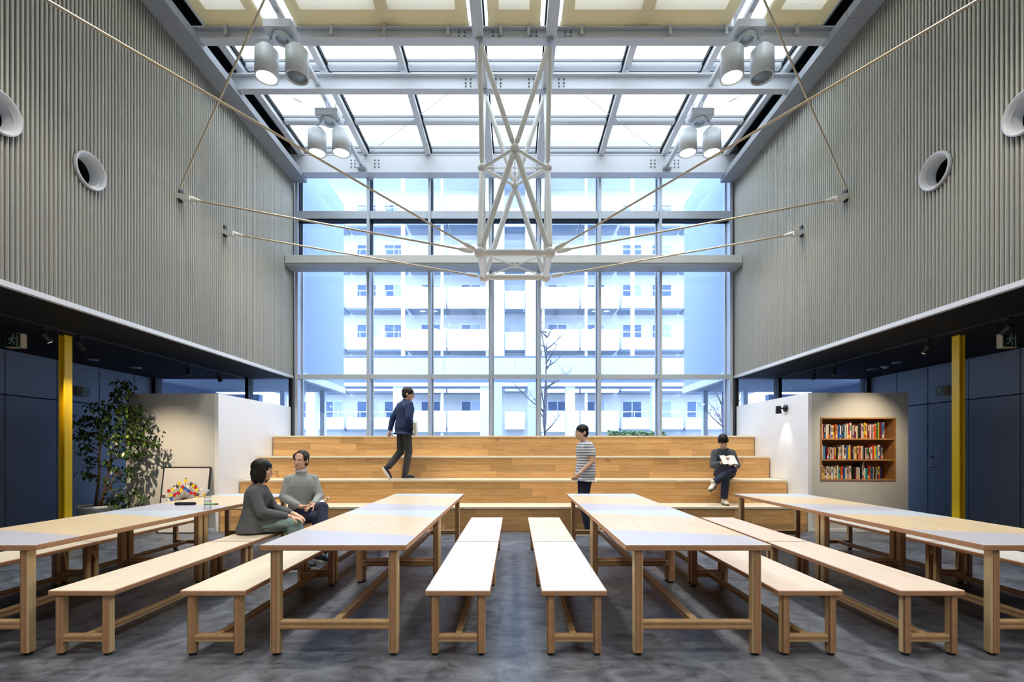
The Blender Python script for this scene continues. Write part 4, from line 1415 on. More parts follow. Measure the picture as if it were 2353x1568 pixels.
angs = [6, 17, 28, 38, 47, 56, 64, 73, 82, 91, 100, 109, 118, 127, 136, 146, 156, 166, 175]
for i, a in enumerate(angs):
    a = math.radians(a)
    L = 0.305 + 0.03 * math.sin(i * 2.3)
    ex, ey = base[0] + L * 1.02 * math.cos(a), base[1] + L * math.sin(a)
    pline(base[0], base[1], ex, ey, 0.009, 3 if i % 2 else 5)
    for q, fr_ in enumerate((1.0, 0.62) if i % 2 else (0.84,)):
        k = (0, 1, 2, 0, 3, 2, 4, 1, 2, 0)[(i * 2 + q * 3) % 10]
        pdisc(base[0] + (ex - base[0]) * fr_, base[1] + (ey - base[1]) * fr_, 0.029 if k != 4 else 0.020, k, 0.0012 + 0.0003 * q)
    if i % 4 == 1:
        pline(ex + 0.005 * math.cos(a), ey + 0.005, ex + 0.035 * math.cos(a), ey + 0.035 * math.sin(a) + 0.006, 0.034, 3, 0.0010)
pdisc(0, 0.49, 0.05, 5, 0.0016)
for i in range(5):
    pline(0, 0.49, (-0.16, -0.09, 0.02, 0.10, 0.17)[i], 0.16, 0.012, 5)
pr.build('print', [M['p_red'], M['p_blue'], M['p_yellow'], M['p_brown'], M['p_white'], M['black']], so)

# ================================================================== POTTED FICUS
PX, PY = -6.44, 7.45
t = thing('potted_ficus', 'tall leafy weeping fig in a white pot beside the left partition', 'plant', (PX, PY, 0))
MB().lathe([(0.001, 0.0), (0.17, 0.0), (0.19, 0.02), (0.245, 0.42), (0.268, 0.43), (0.268, 0.475), (0.245, 0.475), (0.235, 0.43), (0.001, 0.43)], (PX, PY, 0), n=36).build('pot', M['white_paint'], t)
M['soil'] = mat('dark_soil', lin(52, 40, 32), 0.95, noise=0.3, nscale=30)
M['fig_bark'] = mat('fig_bark', lin(120, 88, 58), 0.85, noise=0.2, nscale=14)
MB().lathe([(0.001, 0.432), (0.236, 0.432), (0.236, 0.452), (0.001, 0.462)], (PX, PY, 0), n=24).build('soil', M['soil'], t)
s154 = 1111.0 / PY
def W(px, py, dy=0.0):
    s = 1111.0 / (PY + dy)
    return Vector(((px - 1183) / s, PY + dy, 1.34 + (1032 - py) / s))
tr1 = [Vector((PX - 0.02, PY, 0.44)), W(222, 1140), W(228, 1100), W(228, 1050), W(232, 1000), W(246, 960), W(262, 925), W(284, 880)]
tr2 = [Vector((PX + 0.05, PY + 0.02, 0.44)), W(236, 1140, .03), W(246, 1105, .05), W(252, 1060, .06), W(266, 1020, .07), W(292, 990, .06)]
tr3 = [Vector((PX + 0.02, PY - 0.05, 0.44)), W(232, 1150, -.05), W(250, 1125, -.08), W(262, 1095, -.10)]
MB().path(tr1, [0.022, 0.019, 0.017, 0.015, 0.012, 0.010, 0.007, 0.004], n=9).build('trunk', M['fig_bark'], t)
MB().path(tr2, [0.017, 0.015, 0.013, 0.010, 0.008, 0.004], n=9).build('trunk', M['fig_bark'], t)
MB().path(tr3, [0.016, 0.013, 0.010, 0.005], n=8).build('trunk', M['fig_bark'], t)
clusters = [  # px, py, rx, ry, depth offset, leaves
    (284, 882, 18, 16, 0, 22), (296, 898, 16, 12, .05, 16), (268, 905, 16, 14, 0, 20), (262, 930, 26, 16, 0, 34), (226, 935, 20, 12, -.08, 22),
    (288, 945, 28, 16, .08, 40), (310, 940, 16, 14, .1, 18), (196, 968, 30, 14, -.1, 44), (236, 965, 30, 16, 0, 50), (276, 975, 34, 18, .06, 62),
    (322, 975, 22, 18, .12, 36), (190, 998, 26, 14, -.1, 34), (230, 1000, 26, 16, -.02, 38), (272, 1008, 34, 18, .02, 60), (322, 1006, 32, 16, .12, 50),
    (350, 1018, 18, 9, .14, 16), (200, 1030, 24, 14, -.08, 26), (290, 1036, 34, 14, .04, 48), (318, 1046, 20, 10, .1, 20), (206, 1060, 18, 14, -.06, 22),
    (190, 1088, 14, 10, -.06, 10), (212, 1092, 12, 10, 0, 10), (250, 1062, 16, 14, .06, 18), (284, 1082, 26, 12, .08, 30), (300, 1090, 16, 9, .1, 12),
    (258, 1105, 22, 12, .05, 22), (296, 1132, 24, 14, .06, 30), (262, 1145, 22, 14, 0, 30), (318, 1148, 22, 12, .08, 20), (286, 1160, 26, 10, .02, 24), (246, 1166, 14, 8, -.04, 10)]
r = random.Random(9)
# twigs joining clusters to trunks
allp = tr1[2:] + tr2[2:] + tr3[1:]
for (px, py, rx, ry, dy, n) in clusters:
    c = W(px, py, dy)
    b = min(allp, key=lambda p: (p - c).length + (0.25 if p.z > c.z else 0))
    MB().path([b, b.lerp(c, 0.5) + Vector((0, 0, 0.03)), c], [0.007, 0.005, 0.003], n=6).build('branch', M['fig_bark'], t)
M['leaf_a'] = mat('fig_leaf_dark', lin(42, 66, 22), 0.38, spec=0.6)
M['leaf_b'] = mat('fig_leaf_mid', lin(74, 102, 32), 0.4, spec=0.6)
M['leaf_c'] = mat('fig_leaf_light', lin(150, 162, 70), 0.42, spec=0.6)


def leaf_verts(L, w):
    P = [(0, 0), (0.25, 0.8), (0.5, 1.0), (0.78, 0.6), (1.0, 0.0)]
    up, dn, cn = [], [], []
    v = []
    for a, b in P:
        v.append((a * L, 0, -0.10 * L * a * a))
    for a, b in P[1:-1]:
        v.append((a * L, b * w, -0.10 * L * a * a + 0.12 * w * b))
    for a, b in P[1:-1]:
        v.append((a * L, -b * w, -0.10 * L * a * a + 0.12 * w * b))
    f = [(0, 1, 5), (1, 2, 6, 5), (2, 3, 7, 6), (3, 4, 7), (0, 8, 1), (1, 8, 9, 2), (2, 9, 10, 3), (3, 10, 4)]
    return v, f


lv, lf = leaf_verts(0.086, 0.0195)
leaf_me = [MB().add(lv, lf, 0, True).mesh('leaf', M[k]) for k in ('leaf_a', 'leaf_b', 'leaf_c', 'leaf_a')]
spots = []
for (px, py, rx, ry, dy, n) in clusters:
    for k in range(int(n * 1.7)):
        a, q = r.uniform(0, 2 * PI), math.sqrt(r.random())
        s = 1111.0 / (PY + dy)
        c = W(px + rx * q * math.cos(a), py + ry * q * math.sin(a), dy) + Vector((0, r.uniform(-1, 1) * rx / s * 0.9, 0))
        spots.append((c, r.uniform(0, 2 * PI), r.uniform(0.3, 1.1), r.uniform(-0.6, 0.6), r.choices([0, 1, 2, 3], [5, 3, 0.5, 4])[0], r.uniform(0.7, 1.15)))
spots.sort(key=lambda s_: s_[0].y)
rest = MB()
rest_m = [M['leaf_a'], M['leaf_b'], M['leaf_c']]
for i, (c, yaw, pit, rol, k, sc) in enumerate(spots):
    Rm = Matrix.Rotation(yaw, 4, 'Z') @ Matrix.Rotation(pit, 4, 'Y') @ Matrix.Rotation(rol, 4, 'X')
    if i < 295:
        o = inst(leaf_me[k], 'leaf', t, c, Rm.to_euler())
        o.scale = (sc, sc, sc)
    else:
        R3 = Rm.to_3x3()
        rest.add([c + R3 @ (Vector(v) * sc) for v in lv], lf, k % 3, True)
o = rest.build('leaves', rest_m, t); o['kind'] = 'stuff'

# ================================================================== PEOPLE
M['skin'] = mat('skin', lin(226, 178, 148), 0.55)
M['hair'] = mat('black_hair', lin(22, 18, 18), 0.6, spec=0.3)
M['hair_b'] = mat('dark_brown_hair', lin(40, 28, 23), 0.6, spec=0.3)
M['lips'] = mat('lips', lin(186, 106, 96), 0.5)
M['eye_white'] = mat('eye_white', lin(236, 232, 228), 0.3)
M['iris'] = mat('iris', lin(30, 20, 16), 0.3)
M['navy'] = mat('navy_jacket', lin(36, 52, 92), 0.85, noise=0.12, nscale=9, bump=0.9)
M['charcoal'] = mat('charcoal_trousers', lin(66, 66, 68), 0.9, noise=0.1, nscale=10, bump=0.9)
M['indigo'] = mat('indigo_trousers', lin(38, 42, 66), 0.9, noise=0.12, nscale=10, bump=0.9)
M['grey_knit'] = mat('grey_knit', lin(92, 94, 98), 0.95, noise=0.10, nscale=11, bump=0.9)
M['light_knit'] = mat('light_grey_knit', lin(158, 164, 162), 0.95, noise=0.07, nscale=11, bump=0.9)
M['dark_knit'] = mat('charcoal_knit', lin(80, 86, 92), 0.95, noise=0.12, nscale=11, bump=0.9)
M['teal'] = mat('teal_cloth', lin(122, 144, 140), 0.85, noise=0.08, nscale=9, bump=0.9)
M['tee'] = stripe_mat('striped_tee', lin(228, 230, 234), lin(128, 134, 146), 24.0, 'Z', 0.56)
M['shoe_white'] = mat('cream_shoe', lin(226, 220, 204), 0.6)
M['shoe_navy'] = mat('dark_navy_shoe', lin(30, 38, 54), 0.6)
M['sole'] = mat('shoe_sole', lin(232, 230, 222), 0.7)
M['sole_dark'] = mat('dark_sole', lin(70, 62, 52), 0.8)
M['collar'] = mat('white_collar', lin(232, 232, 230), 0.85)
M['watch'] = mat('wristwatch', lin(220, 220, 216), 0.4)
V = Vector


def remeshed(mb, voxel, smooth=4, fac=0.5):
    me = mb.mesh('tmp', [])
    ob = bpy.data.objects.new('tmp', me)
    COL.objects.link(ob)
    md = ob.modifiers.new('r', 'REMESH'); md.mode = 'VOXEL'; md.voxel_size = voxel; md.use_smooth_shade = True
    if smooth:
        sm = ob.modifiers.new('s', 'SMOOTH'); sm.factor = fac; sm.iterations = smooth
    dg = bpy.context.evaluated_depsgraph_get()
    out = bpy.data.meshes.new_from_object(ob.evaluated_get(dg))
    bpy.data.objects.remove(ob)
    bpy.data.meshes.remove(me)
    out.polygons.foreach_set('use_smooth', [True] * len(out.polygons))
    return out


def put(me, name, mats, parent):
    me.name = name
    me.materials.clear()
    for m in (mats if isinstance(mats, (list, tuple)) else [mats]):
        me.materials.append(m)
    o = bpy.data.objects.new(name, me)
    COL.objects.link(o)
    o.parent = parent
    return o


def rot(yaw, pitch, roll):
    """head turn: yaw>0 turns towards the person's left (+X), pitch>0 looks down"""
    return Matrix.Rotation(yaw, 3, 'Z') @ Matrix.Rotation(pitch, 3, 'X') @ Matrix.Rotation(roll, 3, 'Y')


def head(mb, C, R):
    e = lambda c, r, RR=None: mb.ell(C + R @ V(c), r, R if RR is None else R @ RR, n=20, k=14)
    e((0, 0.012, 0.030), (0.074, 0.092, 0.086))
    e((0, -0.026, -0.030), (0.061, 0.064, 0.084))
    e((0, -0.050, -0.088), (0.032, 0.032, 0.024))
    e((0, -0.012, -0.070), (0.050, 0.050, 0.036))
    mb.capsule(C + R @ V((0, -0.088, 0.008)), C + R @ V((0, -0.104, -0.030)), 0.009, 0.014, n=10)
    e((0, -0.086, -0.060), (0.022, 0.012, 0.010))
    mb.capsule(C + R @ V((-0.034, -0.078, 0.022)), C + R @ V((0.034, -0.078, 0.022)), 0.012, n=10)
    for s in (-1, 1):
        e((s * 0.074, 0.014, -0.006), (0.010, 0.020, 0.031))
        e((s * 0.036, -0.070, -0.026), (0.022, 0.020, 0.022))


def face(parent, C, R):
    for s in (-1, 1):
        m = MB().ell(C + R @ V((s * 0.029, -0.0775, 0.003)), (0.0125, 0.0085, 0.0058), R, n=12, k=8, m=0)
        m.ell(C + R @ V((s * 0.029, -0.0838, 0.003)), (0.0055, 0.0030, 0.0056), R, n=10, k=6, m=1)
        m.build('eye', [M['eye_white'], M['iris']], parent, local=True)
        MB().path([C + R @ V((s * x_, y_, z_)) for x_, y_, z_ in ((0.011, -0.0905, 0.021), (0.022, -0.0905, 0.025), (0.034, -0.0875, 0.026), (0.046, -0.0800, 0.022))], [0.003, 0.0042, 0.0042, 0.003], n=8).build('eyebrow', M['hair'], parent, local=True)
    MB().ell(C + R @ V((0, -0.0945, -0.060)), (0.019, 0.0045, 0.0045), R, n=12, k=8).build('mouth', M['lips'], parent, local=True)


def hand(mb, w, d, nrm, curl=0.5, thumb=1, sc=1.0, spread=1.0):
    """w wrist, d direction to the fingers, nrm the way the palm faces, thumb +1/-1 = side of the thumb along d x nrm"""
    d = V(d).normalized(); nrm = V(nrm); nrm = (nrm - d * nrm.dot(d)).normalized()
    lat = d.cross(nrm).normalized() * thumb
    mb.capsule(w, w + d * 0.03 * sc, 0.024 * sc, 0.024 * sc, n=10)
    Rm = Matrix((lat, nrm, d)).transposed()
    mb.ell(w + d * 0.055 * sc, (0.039 * sc, 0.015 * sc, 0.05 * sc), Rm, n=14, k=9)
    for k, (off, L) in enumerate(((0.029, 0.070), (0.010, 0.078), (-0.010, 0.072), (-0.029, 0.056))):
        p = w + d * (0.088 - 0.004 * abs(k - 1)) * sc + lat * off * sc
        a = 0.12 + 0.1 * k * curl
        dd = d + lat * (off * 2.2 * spread)
        rr = 0.0088 * sc
        for j, fr_ in enumerate((0.45, 0.31, 0.24)):
            a += curl * (0.55, 0.75, 0.6)[j]
            q = p + (dd.normalized() * math.cos(a) + nrm * math.sin(a)) * L * fr_ * sc
            mb.capsule(p, q, rr, rr * 0.92, n=8)
            p, rr = q, rr * 0.92
    p = w + d * 0.028 * sc + lat * 0.028 * sc
    q = p + (lat * 0.75 + d * 0.65 + nrm * (0.25 + 0.5 * curl)).normalized() * 0.042 * sc
    mb.capsule(p, q, 0.0115 * sc, 0.010 * sc, n=8)
    q2 = q + (lat * (0.45 - 0.5 * curl) + d * 0.85 + nrm * (0.3 + 0.7 * curl)).normalized() * 0.030 * sc
    mb.capsule(q, q2, 0.010 * sc, 0.0085 * sc, n=8)


def torso(mb, P, C, N, hipL, shL, grow=0.0, hem=None, hem_r=None, ws=1.0, n=26):
    """a lofted trunk from the hips to the neck"""
    P, C, N = V(P), V(C), V(N)
    hl, sl = V(hipL).normalized(), V(shL).normalized()
    ks = [(-0.14, .150, .105), (0.0, .168, .118), (0.18, .160, .112), (0.36, .146, .104), (0.55, .158, .112), (0.70, .168, .114), (0.82, .152, .102), (0.91, .112, .082), (1.0, .060, .058)]
    if hem is not None:
        ks = [(hem, hem_r[0], hem_r[1])] + [k for k in ks if k[0] > hem + 0.05]
    rings = []
    for u, rx, ry in ks:
        if u < 0.5:
            c = P.lerp(C, u / 0.5) if u >= 0 else P + (P - C) * (-u / 0.5)
        else:
            c = C.lerp(N, (u - 0.5) / 0.5)
        tan = ((C - P).normalized().lerp((N - C).normalized(), min(1, max(0, u)))).normalized()
        lat = hl.lerp(sl, min(1, max(0, u))); lat = (lat - tan * lat.dot(tan)).normalized()
        fr_ = lat.cross(tan)
        rr = []
        for i in range(n):
            a = 2 * PI * i / n
            ca, sa = math.cos(a), math.sin(a)
            e = 0.85
            x = math.copysign(abs(ca) ** e, ca) * (rx * ws + grow); y = math.copysign(abs(sa) ** e, sa) * (ry * ws + grow)
            rr.append(c + lat * x + fr_ * y)
        rings.append(rr)
    mb.loft(rings)


def shoe(parent, ankle, toe_dir, mat_u, mat_s, up=(0, 0, 1), L=0.265, name='shoe'):
    d = V(toe_dir).normalized(); u = V(up); u = (u - d * u.dot(d)).normalized()
    lat = d.cross(u)
    R = Matrix((d, lat, u)).transposed()
    A = V(ankle)
    base = A - u * 0.078
    m = MB()
    m.capsule(base + u * 0.048 - d * 0.03, base + u * 0.040 + d * 0.13, 0.038, 0.034, n=14)
    m.ell(base + u * 0.035 + d * 0.135, (0.062, 0.044, 0.032), R, n=16, k=9)
    m.capsule(base + u * 0.05 - d * 0.012, base + u * 0.098 - d * 0.008, 0.042, 0.041, n=14)
    o = put(remeshed(m, 0.007, 3), name, mat_u, parent)
    s = MB()
    prof = []
    for i in range(24):
        a = 2 * PI * i / 24
        x = math.cos(a) * L / 2; w = 0.043 + 0.006 * math.cos(a + 0.4)
        prof.append((x + 0.065, math.sin(a) * w))
    b = [base + d * x + lat * y for x, y in prof]
    t = [p + u * 0.022 for p in b]
    s.add(b + t, [tuple(reversed(range(24))), tuple(range(24, 48))] + [(i, (i + 1) % 24, 24 + (i + 1) % 24, 24 + i) for i in range(24)])
    s.build('sole', mat_s, o, local=True)
    return o


def person(label, loc, rz, J, group=None):
    """J: joints in the person's own frame (faces -Y, left hand on +X, z up from the root)"""
    t = thing('person', label, 'person', loc, rz)
    P, C, N, H = (V(J[k]) for k in ('P', 'C', 'N', 'H'))
    HR = rot(*J['hr'])
    shl, shr = V(J['sh'][0]), V(J['sh'][1])
    hl, hr_ = V(J['hip'][0]), V(J['hip'][1])
    b = MB()
    torso(b, P, C, N, hl - hr_, shl - shr, -0.014, ws=J.get('ws', 1.0))
    head(b, H, HR)
    b.capsule(N - V((0, 0, 0.03)), H + HR @ V((0, 0.02, -0.07)), 0.052, 0.050, n=16)
    arm_skin = MB()
    for k in (0, 1):
        sh, el, wr = V(J['sh'][k]), V(J['el'][k]), V(J['wr'][k])
        b.capsule(sh, el, 0.048, 0.038); b.capsule(el, wr, 0.038, 0.026)
        b.capsule(sh, N.lerp(sh, 0.45) - V((0, 0, 0.02)), 0.046, 0.046)
        hd = J['hand'][k]
        hand(b, wr + (wr - el).normalized() * 0.012, hd[0], hd[1], hd[2], hd[3])
        hp, kn, an = V(J['hip'][k]), V(J['kn'][k]), V(J['an'][k])
        b.capsule(hp, kn, 0.072, 0.050); b.capsule(kn, an, 0.050, 0.034)
        b.capsule(an - V((0, 0, 0.02)), an + V(J['toe'][k]).normalized() * 0.10 - V((0, 0, 0.035)), 0.03, 0.022)
    body = put(remeshed(b, 0.0055, 3), 'body', M['skin'], t)
    face(t, H, HR)
    return t, HR


def trousers(t, J, m, r=(0.096, 0.068, 0.056), waist=0.02, cuff=0.0):
    b = MB()
    P = V(J['P']); hl = V(J['hip'][0]) - V(J['hip'][1])
    C = V(J['C'])
    up = (C - P).normalized()
    lat = hl.normalized()
    b.ell(P - up * 0.005, (0.168 * J.get('ws', 1.0), 0.122 * J.get('ws', 1.0), 0.11), Matrix((lat, lat.cross(up) * -1, up)).transposed(), n=24, k=14)
    for k in (0, 1):
        hp, kn, an = V(J['hip'][k]), V(J['kn'][k]), V(J['an'][k])
        b.capsule(hp, kn, r[0], r[1], n=16)
        e = an + (kn - an).normalized() * (0.02 + cuff)
        b.tube(kn, e, r[1], r[2], n=18)
        b.ell(kn, (r[1] * 1.03,) * 3, n=16, k=10)
    return put(remeshed(b, 0.009, 4), 'trousers', m, t)


def top(t, J, m, name='sweater', hem=-0.20, hem_r=(0.172, 0.128), sleeve=1.0, grow=0.014, r=(0.066, 0.056, 0.042), extra=None, voxel=0.009, neck_h=0.0):
    b = MB()
    P, C, N = V(J['P']), V(J['C']), V(J['N'])
    torso(b, P, C, N, V(J['hip'][0]) - V(J['hip'][1]), V(J['sh'][0]) - V(J['sh'][1]), grow, hem, hem_r, J.get('ws', 1.0))
    for k in (0, 1):
        sh, el, wr = V(J['sh'][k]), V(J['el'][k]), V(J['wr'][k])
        b.capsule(sh, N.lerp(sh, 0.45) - V((0, 0, 0.022)), r[0], r[0] * 0.95)
        if sleeve >= 1:
            b.capsule(sh, el, r[0], r[1], n=16); b.tube(el, el.lerp(wr, 0.96), r[1], r[2], n=16); b.ell(el, (r[1],) * 3, n=14, k=8)
        else:
            b.tube(sh, sh.lerp(el, sleeve), r[0], r[1] * 1.08, n=18); b.ell(sh, (r[0],) * 3, n=14, k=8)
    if neck_h:
        H = V(J['H'])
        d = (H - N).normalized()
        b.tube(N - d * 0.03, N + d * neck_h, 0.070, 0.062, n=18)
    if extra:
        extra(b)
    return put(remeshed(b, voxel, 5), name, m, t)


def short_hair(t, H, R, m, fringe=0.03, back=0.0):
    b = MB()
    e = lambda c, r: b.ell(H + R @ V(c), r, R, n=24, k=16)
    e((0, 0.018, 0.046), (0.083, 0.105, 0.086))
    e((0, 0.048, 0.0), (0.080, 0.066, 0.088))
    if fringe > 0:
        e((0.006, -0.048, 0.062 - fringe * 0.4), (0.060, 0.046, 0.026 + fringe * 0.4))
    for s in (-1, 1):
        e((s * 0.070, -0.022, 0.036), (0.018, 0.034, 0.044))
    if back:
        b.capsule(H + R @ V((0, 0.07, 0)), H + R @ V((0, 0.075, -back)), 0.05, 0.035, n=12)
    return put(remeshed(b, 0.0065, 5), 'hair', m, t)


M['book_cover_green'] = mat('olive_book_cover', lin(150, 160, 60), 0.5)


def held_book(name, label, c, R, size, cover, angle=0.0, group=None):
    """closed when angle is 0, else an open book, halves tilted by angle"""
    t = thing(name, label, 'book', c, group=group)
    w, h, th = size
    c = V(c)
    if not angle:
        m = MB().obox(c, (w / 2 - 0.004, h / 2 - 0.004, th / 2 - 0.003), R); m.build('pages', M['paper_white'], t)
        m = MB().obox(c + R @ V((0, 0, th / 2 - 0.0015)), (w / 2, h / 2, 0.0015), R); m.obox(c - R @ V((0, 0, th / 2 - 0.0015)), (w / 2, h / 2, 0.0015), R)
        m.obox(c - R @ V((w / 2 - 0.0015, 0, 0)), (0.0015, h / 2, th / 2), R)
        m.build('cover', cover, t)
    else:
        for s in (-1, 1):
            rows = []
            for q in range(7):
                u = q / 6
                x = s * w * u
                z = 0.022 * math.sin(PI * min(1, u * 1.25)) + math.tan(angle) * w * u
                rows.append((x, z))
            P, Q = MB(), MB()
            for (x0, z0), (x1, z1) in zip(rows[:-1], rows[1:]):
                for mbx, lo_, hi_ in ((P, 0.0, th / 2), (Q, -0.004, -0.0005)):
                    vs = [c + R @ V((x, y, z + dz)) for dz in (lo_, hi_) for (x, z) in ((x0, z0), (x1, z1)) for y in (-h / 2, h / 2)]
                    mbx.add(vs, [(0, 1, 3, 2), (4, 6, 7, 5), (0, 4, 5, 1), (2, 3, 7, 6), (0, 2, 6, 4), (1, 5, 7, 3)], 0, False)
            P.build('page_block', M['paper_white'], t)
            Q.build('cover', cover, t)
    return t


M['paper_white'] = mat('white_pages', lin(240, 238, 230), 0.8)

# --- man in navy walking along the second tier, seen from behind at an angle
J = dict(P=(0, 0, .91), C=(0, -.015, 1.17), N=(0, -.035, 1.385), H=(-.02, -.075, 1.515), hr=(-0.62, 0.12, 0),
         sh=[(.165, -.02, 1.325), (-.165, -.02, 1.325)], el=[(.22, .10, 1.10), (-.225, .05, 1.08)], wr=[(.21, .17, .86), (-.205, -.10, .90)],
         hand=[((0, .15, -1), (-1, -.2, 0), 0.55, -1), ((.1, -.35, -.9), (1, 0, -.1), 0.9, 1)],
         hip=[(.088, 0, .89), (-.088, 0, .89)], kn=[(.085, .02, .49), (-.085, -.045, .49)], an=[(.085, .28, .20), (-.085, .03, .08)], toe=[(0, -.55, -.85), (0, -1, 0)])
A, HR = person('person in a navy jacket walking on the wooden steps with books under one arm', (-1.975, 8.62, .80), math.radians(132), J)
trousers(A, J, M['charcoal'], r=(0.088, 0.068, 0.056))
top(A, J, M['navy'], 'jacket', hem=-0.22, hem_r=(0.202, 0.164), grow=0.027, neck_h=0.035)
short_hair(A, V(J['H']), HR, M['hair_b'], 0.02)
shoe(A, J['an'][1], (0, -1, 0), M['shoe_navy'], M['sole'])
shoe(A, J['an'][0], (0, -.55, -.8), M['shoe_navy'], M['sole'], up=(0, -.8, .55))
RA = Matrix.Rotation(math.radians(132), 3, 'Z')
gl = MB()
HA = V(J['H'])
for s in (-1, 1):
    gl.obox(HA + HR @ V((s * 0.034, -0.098, 0.004)), (0.024, 0.002, 0.015), HR)
    gl.tube(HA + HR @ V((s * 0.060, -0.094, 0.008)), HA + HR @ V((s * 0.080, 0.0, 0.006)), 0.0025, n=6)
gl.tube(HA + HR @ V((-0.012, -0.099, 0.006)), HA + HR @ V((0.012, -0.099, 0.006)), 0.0025, n=6)
gl.build('glasses', M['black'], A, local=True)
lp = V((-1.975, 8.62, .80))
for k, (dx, sz, cv, lb) in enumerate(((-0.262, (0.17, 0.25, 0.030), M['book_cover_green'], 'thick book with an olive cover held at the hip by the walking man'),
                                     (-0.295, (0.17, 0.24, 0.026), M['collar'], 'white paperback outermost in the bundle held by the walking man'))):
    c = lp + RA @ V((dx, -0.055, .90))
    Rb = RA @ Matrix.Rotation(math.radians(52), 3, 'Z') @ Matrix.Rotation(math.radians(-14), 3, 'X') @ Matrix(((0, 0, 1), (1, 0, 0), (0, 1, 0)))
    if k:
        c = lp + RA @ V((-0.268, -0.055, .90)) - Rb @ V((0, 0, 0.0295))
    else:
        c = lp + RA @ V((-0.268, -0.055, .90))
    held_book('carried_book', lb, c, Rb, sz, cv, group='books carried by the walking man')

# --- man in a striped T-shirt walking in front of the steps
J = dict(P=(0, 0, .95), C=(0, .015, 1.22), N=(0, -.01, 1.455), H=(0, -.06, 1.595), hr=(0.15, 0.06, 0),
         sh=[(.172, 0, 1.385), (-.172, 0, 1.385)], el=[(.225, .03, 1.145), (-.22, .10, 1.14)], wr=[(.20, -.16, .97), (-.19, .0, .92)],
         hand=[((-.05, -.62, -.7), (-1, 0, 0.1), 0.55, -1), ((0, -.3, -1), (1, 0, 0), 0.5, 1)],
         hip=[(.092, 0, .93), (-.092, 0, .93)], kn=[(.088, -.06, .51), (-.088, -.02, .50)], an=[(.088, .02, .08), (-.088, .27, .195)], toe=[(0, -1, 0), (0, -.7, -.7)])
B, HR = person('person in a striped grey T-shirt standing before the steps behind the third table row', (1.10, 7.56, 0), math.radians(-78), J)
trousers(B, J, M['indigo'], r=(0.088, 0.068, 0.056))
top(B, J, M['tee'], 'shirt', hem=-0.20, hem_r=(0.208, 0.166), grow=0.028, sleeve=0.62, r=(0.070, 0.062, 0.05))
short_hair(B, V(J['H']), HR, M['hair'], -0.01)
shoe(B, J['an'][0], (0, -1, 0), M['shoe_white'], M['sole'])
shoe(B, J['an'][1], (0, -.75, -.66), M['shoe_white'], M['sole'], up=(0, -.66, .75))
wr, el = V(J['wr'][0]), V(J['el'][0])
d = (wr - el).normalized()
MB().tube(wr - d * 0.022, wr - d * 0.002, 0.0315, 0.031, n=18).build('wristwatch', M['watch'], B, local=True)

# --- person reading on the second tier
J = dict(ws=0.95, P=(0.02, 0, .118), C=(0, -.04, .34), N=(-.035, -.09, .545), H=(-.075, -.165, .665), hr=(-0.22, 0.62, -0.08),
         sh=[(.118, -.07, .470), (-.178, -.07, .472)], el=[(.195, -.11, .25), (-.235, -.13, .25)], wr=[(.065, -.31, .232), (-.175, -.33, .30)],
         hand=[((-.62, -.6, .02), (-.2, .1, 1), 0.35, 1), ((.55, -.5, .4), (.1, .4, 1), 0.45, -1)],
         hip=[(.11, 0, .10), (-.07, 0, .10)], kn=[(-.02, -.41, .185), (-.13, -.40, .09)], an=[(-.385, -.50, -.03), (-.165, -.41, -.322)], toe=[(-.62, -.66, -.28), (-.1, -1, 0)])
C_p, HR = person('person seated on the wooden steps reading an open book with legs crossed', (3.69, 8.56, .80), 0.0, J)
trousers(C_p, J, M['indigo'], r=(0.098, 0.070, 0.058))
top(C_p, J, M['dark_knit'], 'sweater', hem=-0.10, hem_r=(0.186, 0.146), grow=0.018, r=(0.066, 0.056, 0.042))
short_hair(C_p, V(J['H']), HR, M['hair'], 0.035, back=0.02)
MB().lathe([(0.058, 0), (0.068, 0.004), (0.064, 0.028), (0.054, 0.026)], V(J['N']) + V((0, -0.004, -0.012)), Matrix.Rotation(-0.35, 3, 'X') @ Matrix.Identity(3), 24, closed=True).build('collar', M['collar'], C_p, local=True)
shoe(C_p, J['an'][1], (-.1, -1, 0), M['shoe_white'], M['sole_dark'])
shoe(C_p, J['an'][0], (-.62, -.66, -.28), M['shoe_white'], M['sole_dark'], up=(-.35, -.1, .93))
RC = Matrix.Rotation(0.12, 3, 'Z') @ Matrix.Rotation(0.85, 3, 'X')
held_book('open_book', 'open white paged book held by the seated reader', V((3.69, 8.56, .80)) + V((-.095, -.40, .335)), RC, (0.13, 0.19, 0.012), M['shelf_wood'], angle=0.22)

# --- woman with a black bob on the left bench, in profile
J = dict(ws=0.86, P=(0, .02, .118), C=(0, -.015, .335), N=(0, -.045, .525), H=(0, -.08, .680), hr=(0.06, 0.04, 0),
         sh=[(.132, -.035, .455), (-.132, -.035, .455)], el=[(.180, -.13, .245), (-.180, -.13, .24)], wr=[(.08, -.37, .190), (-.09, -.38, .180)],
         hand=[((-.3, -.8, -.25), (-.2, 0, -1), 0.35, 1), ((.3, -.8, -.25), (.2, 0, -1), 0.35, -1)],
         hip=[(.085, 0, .100), (-.085, 0, .100)], kn=[(.08, -.40, .095), (-.08, -.40, .095)], an=[(.07, -.43, -.346), (-.07, -.41, -.346)], toe=[(0, -1, 0), (0, -1, 0)])
D, HR = person('person with a black bob in a long grey cardigan seated on the left bench', (-2.84, 5.28, BH), math.radians(98), J)
sk = MB()
rings = []
for (y, z, rx, rz_) in ((0.10, .092, .15, .085), (-.05, .098, .175, .090), (-.22, .100, .180, .086), (-.38, .090, .172, .080)):
    rings.append([V((rx * math.cos(2 * PI * i / 22), y, z + rz_ * math.sin(2 * PI * i / 22))) for i in range(22)])
sk.loft(rings)
rings = []
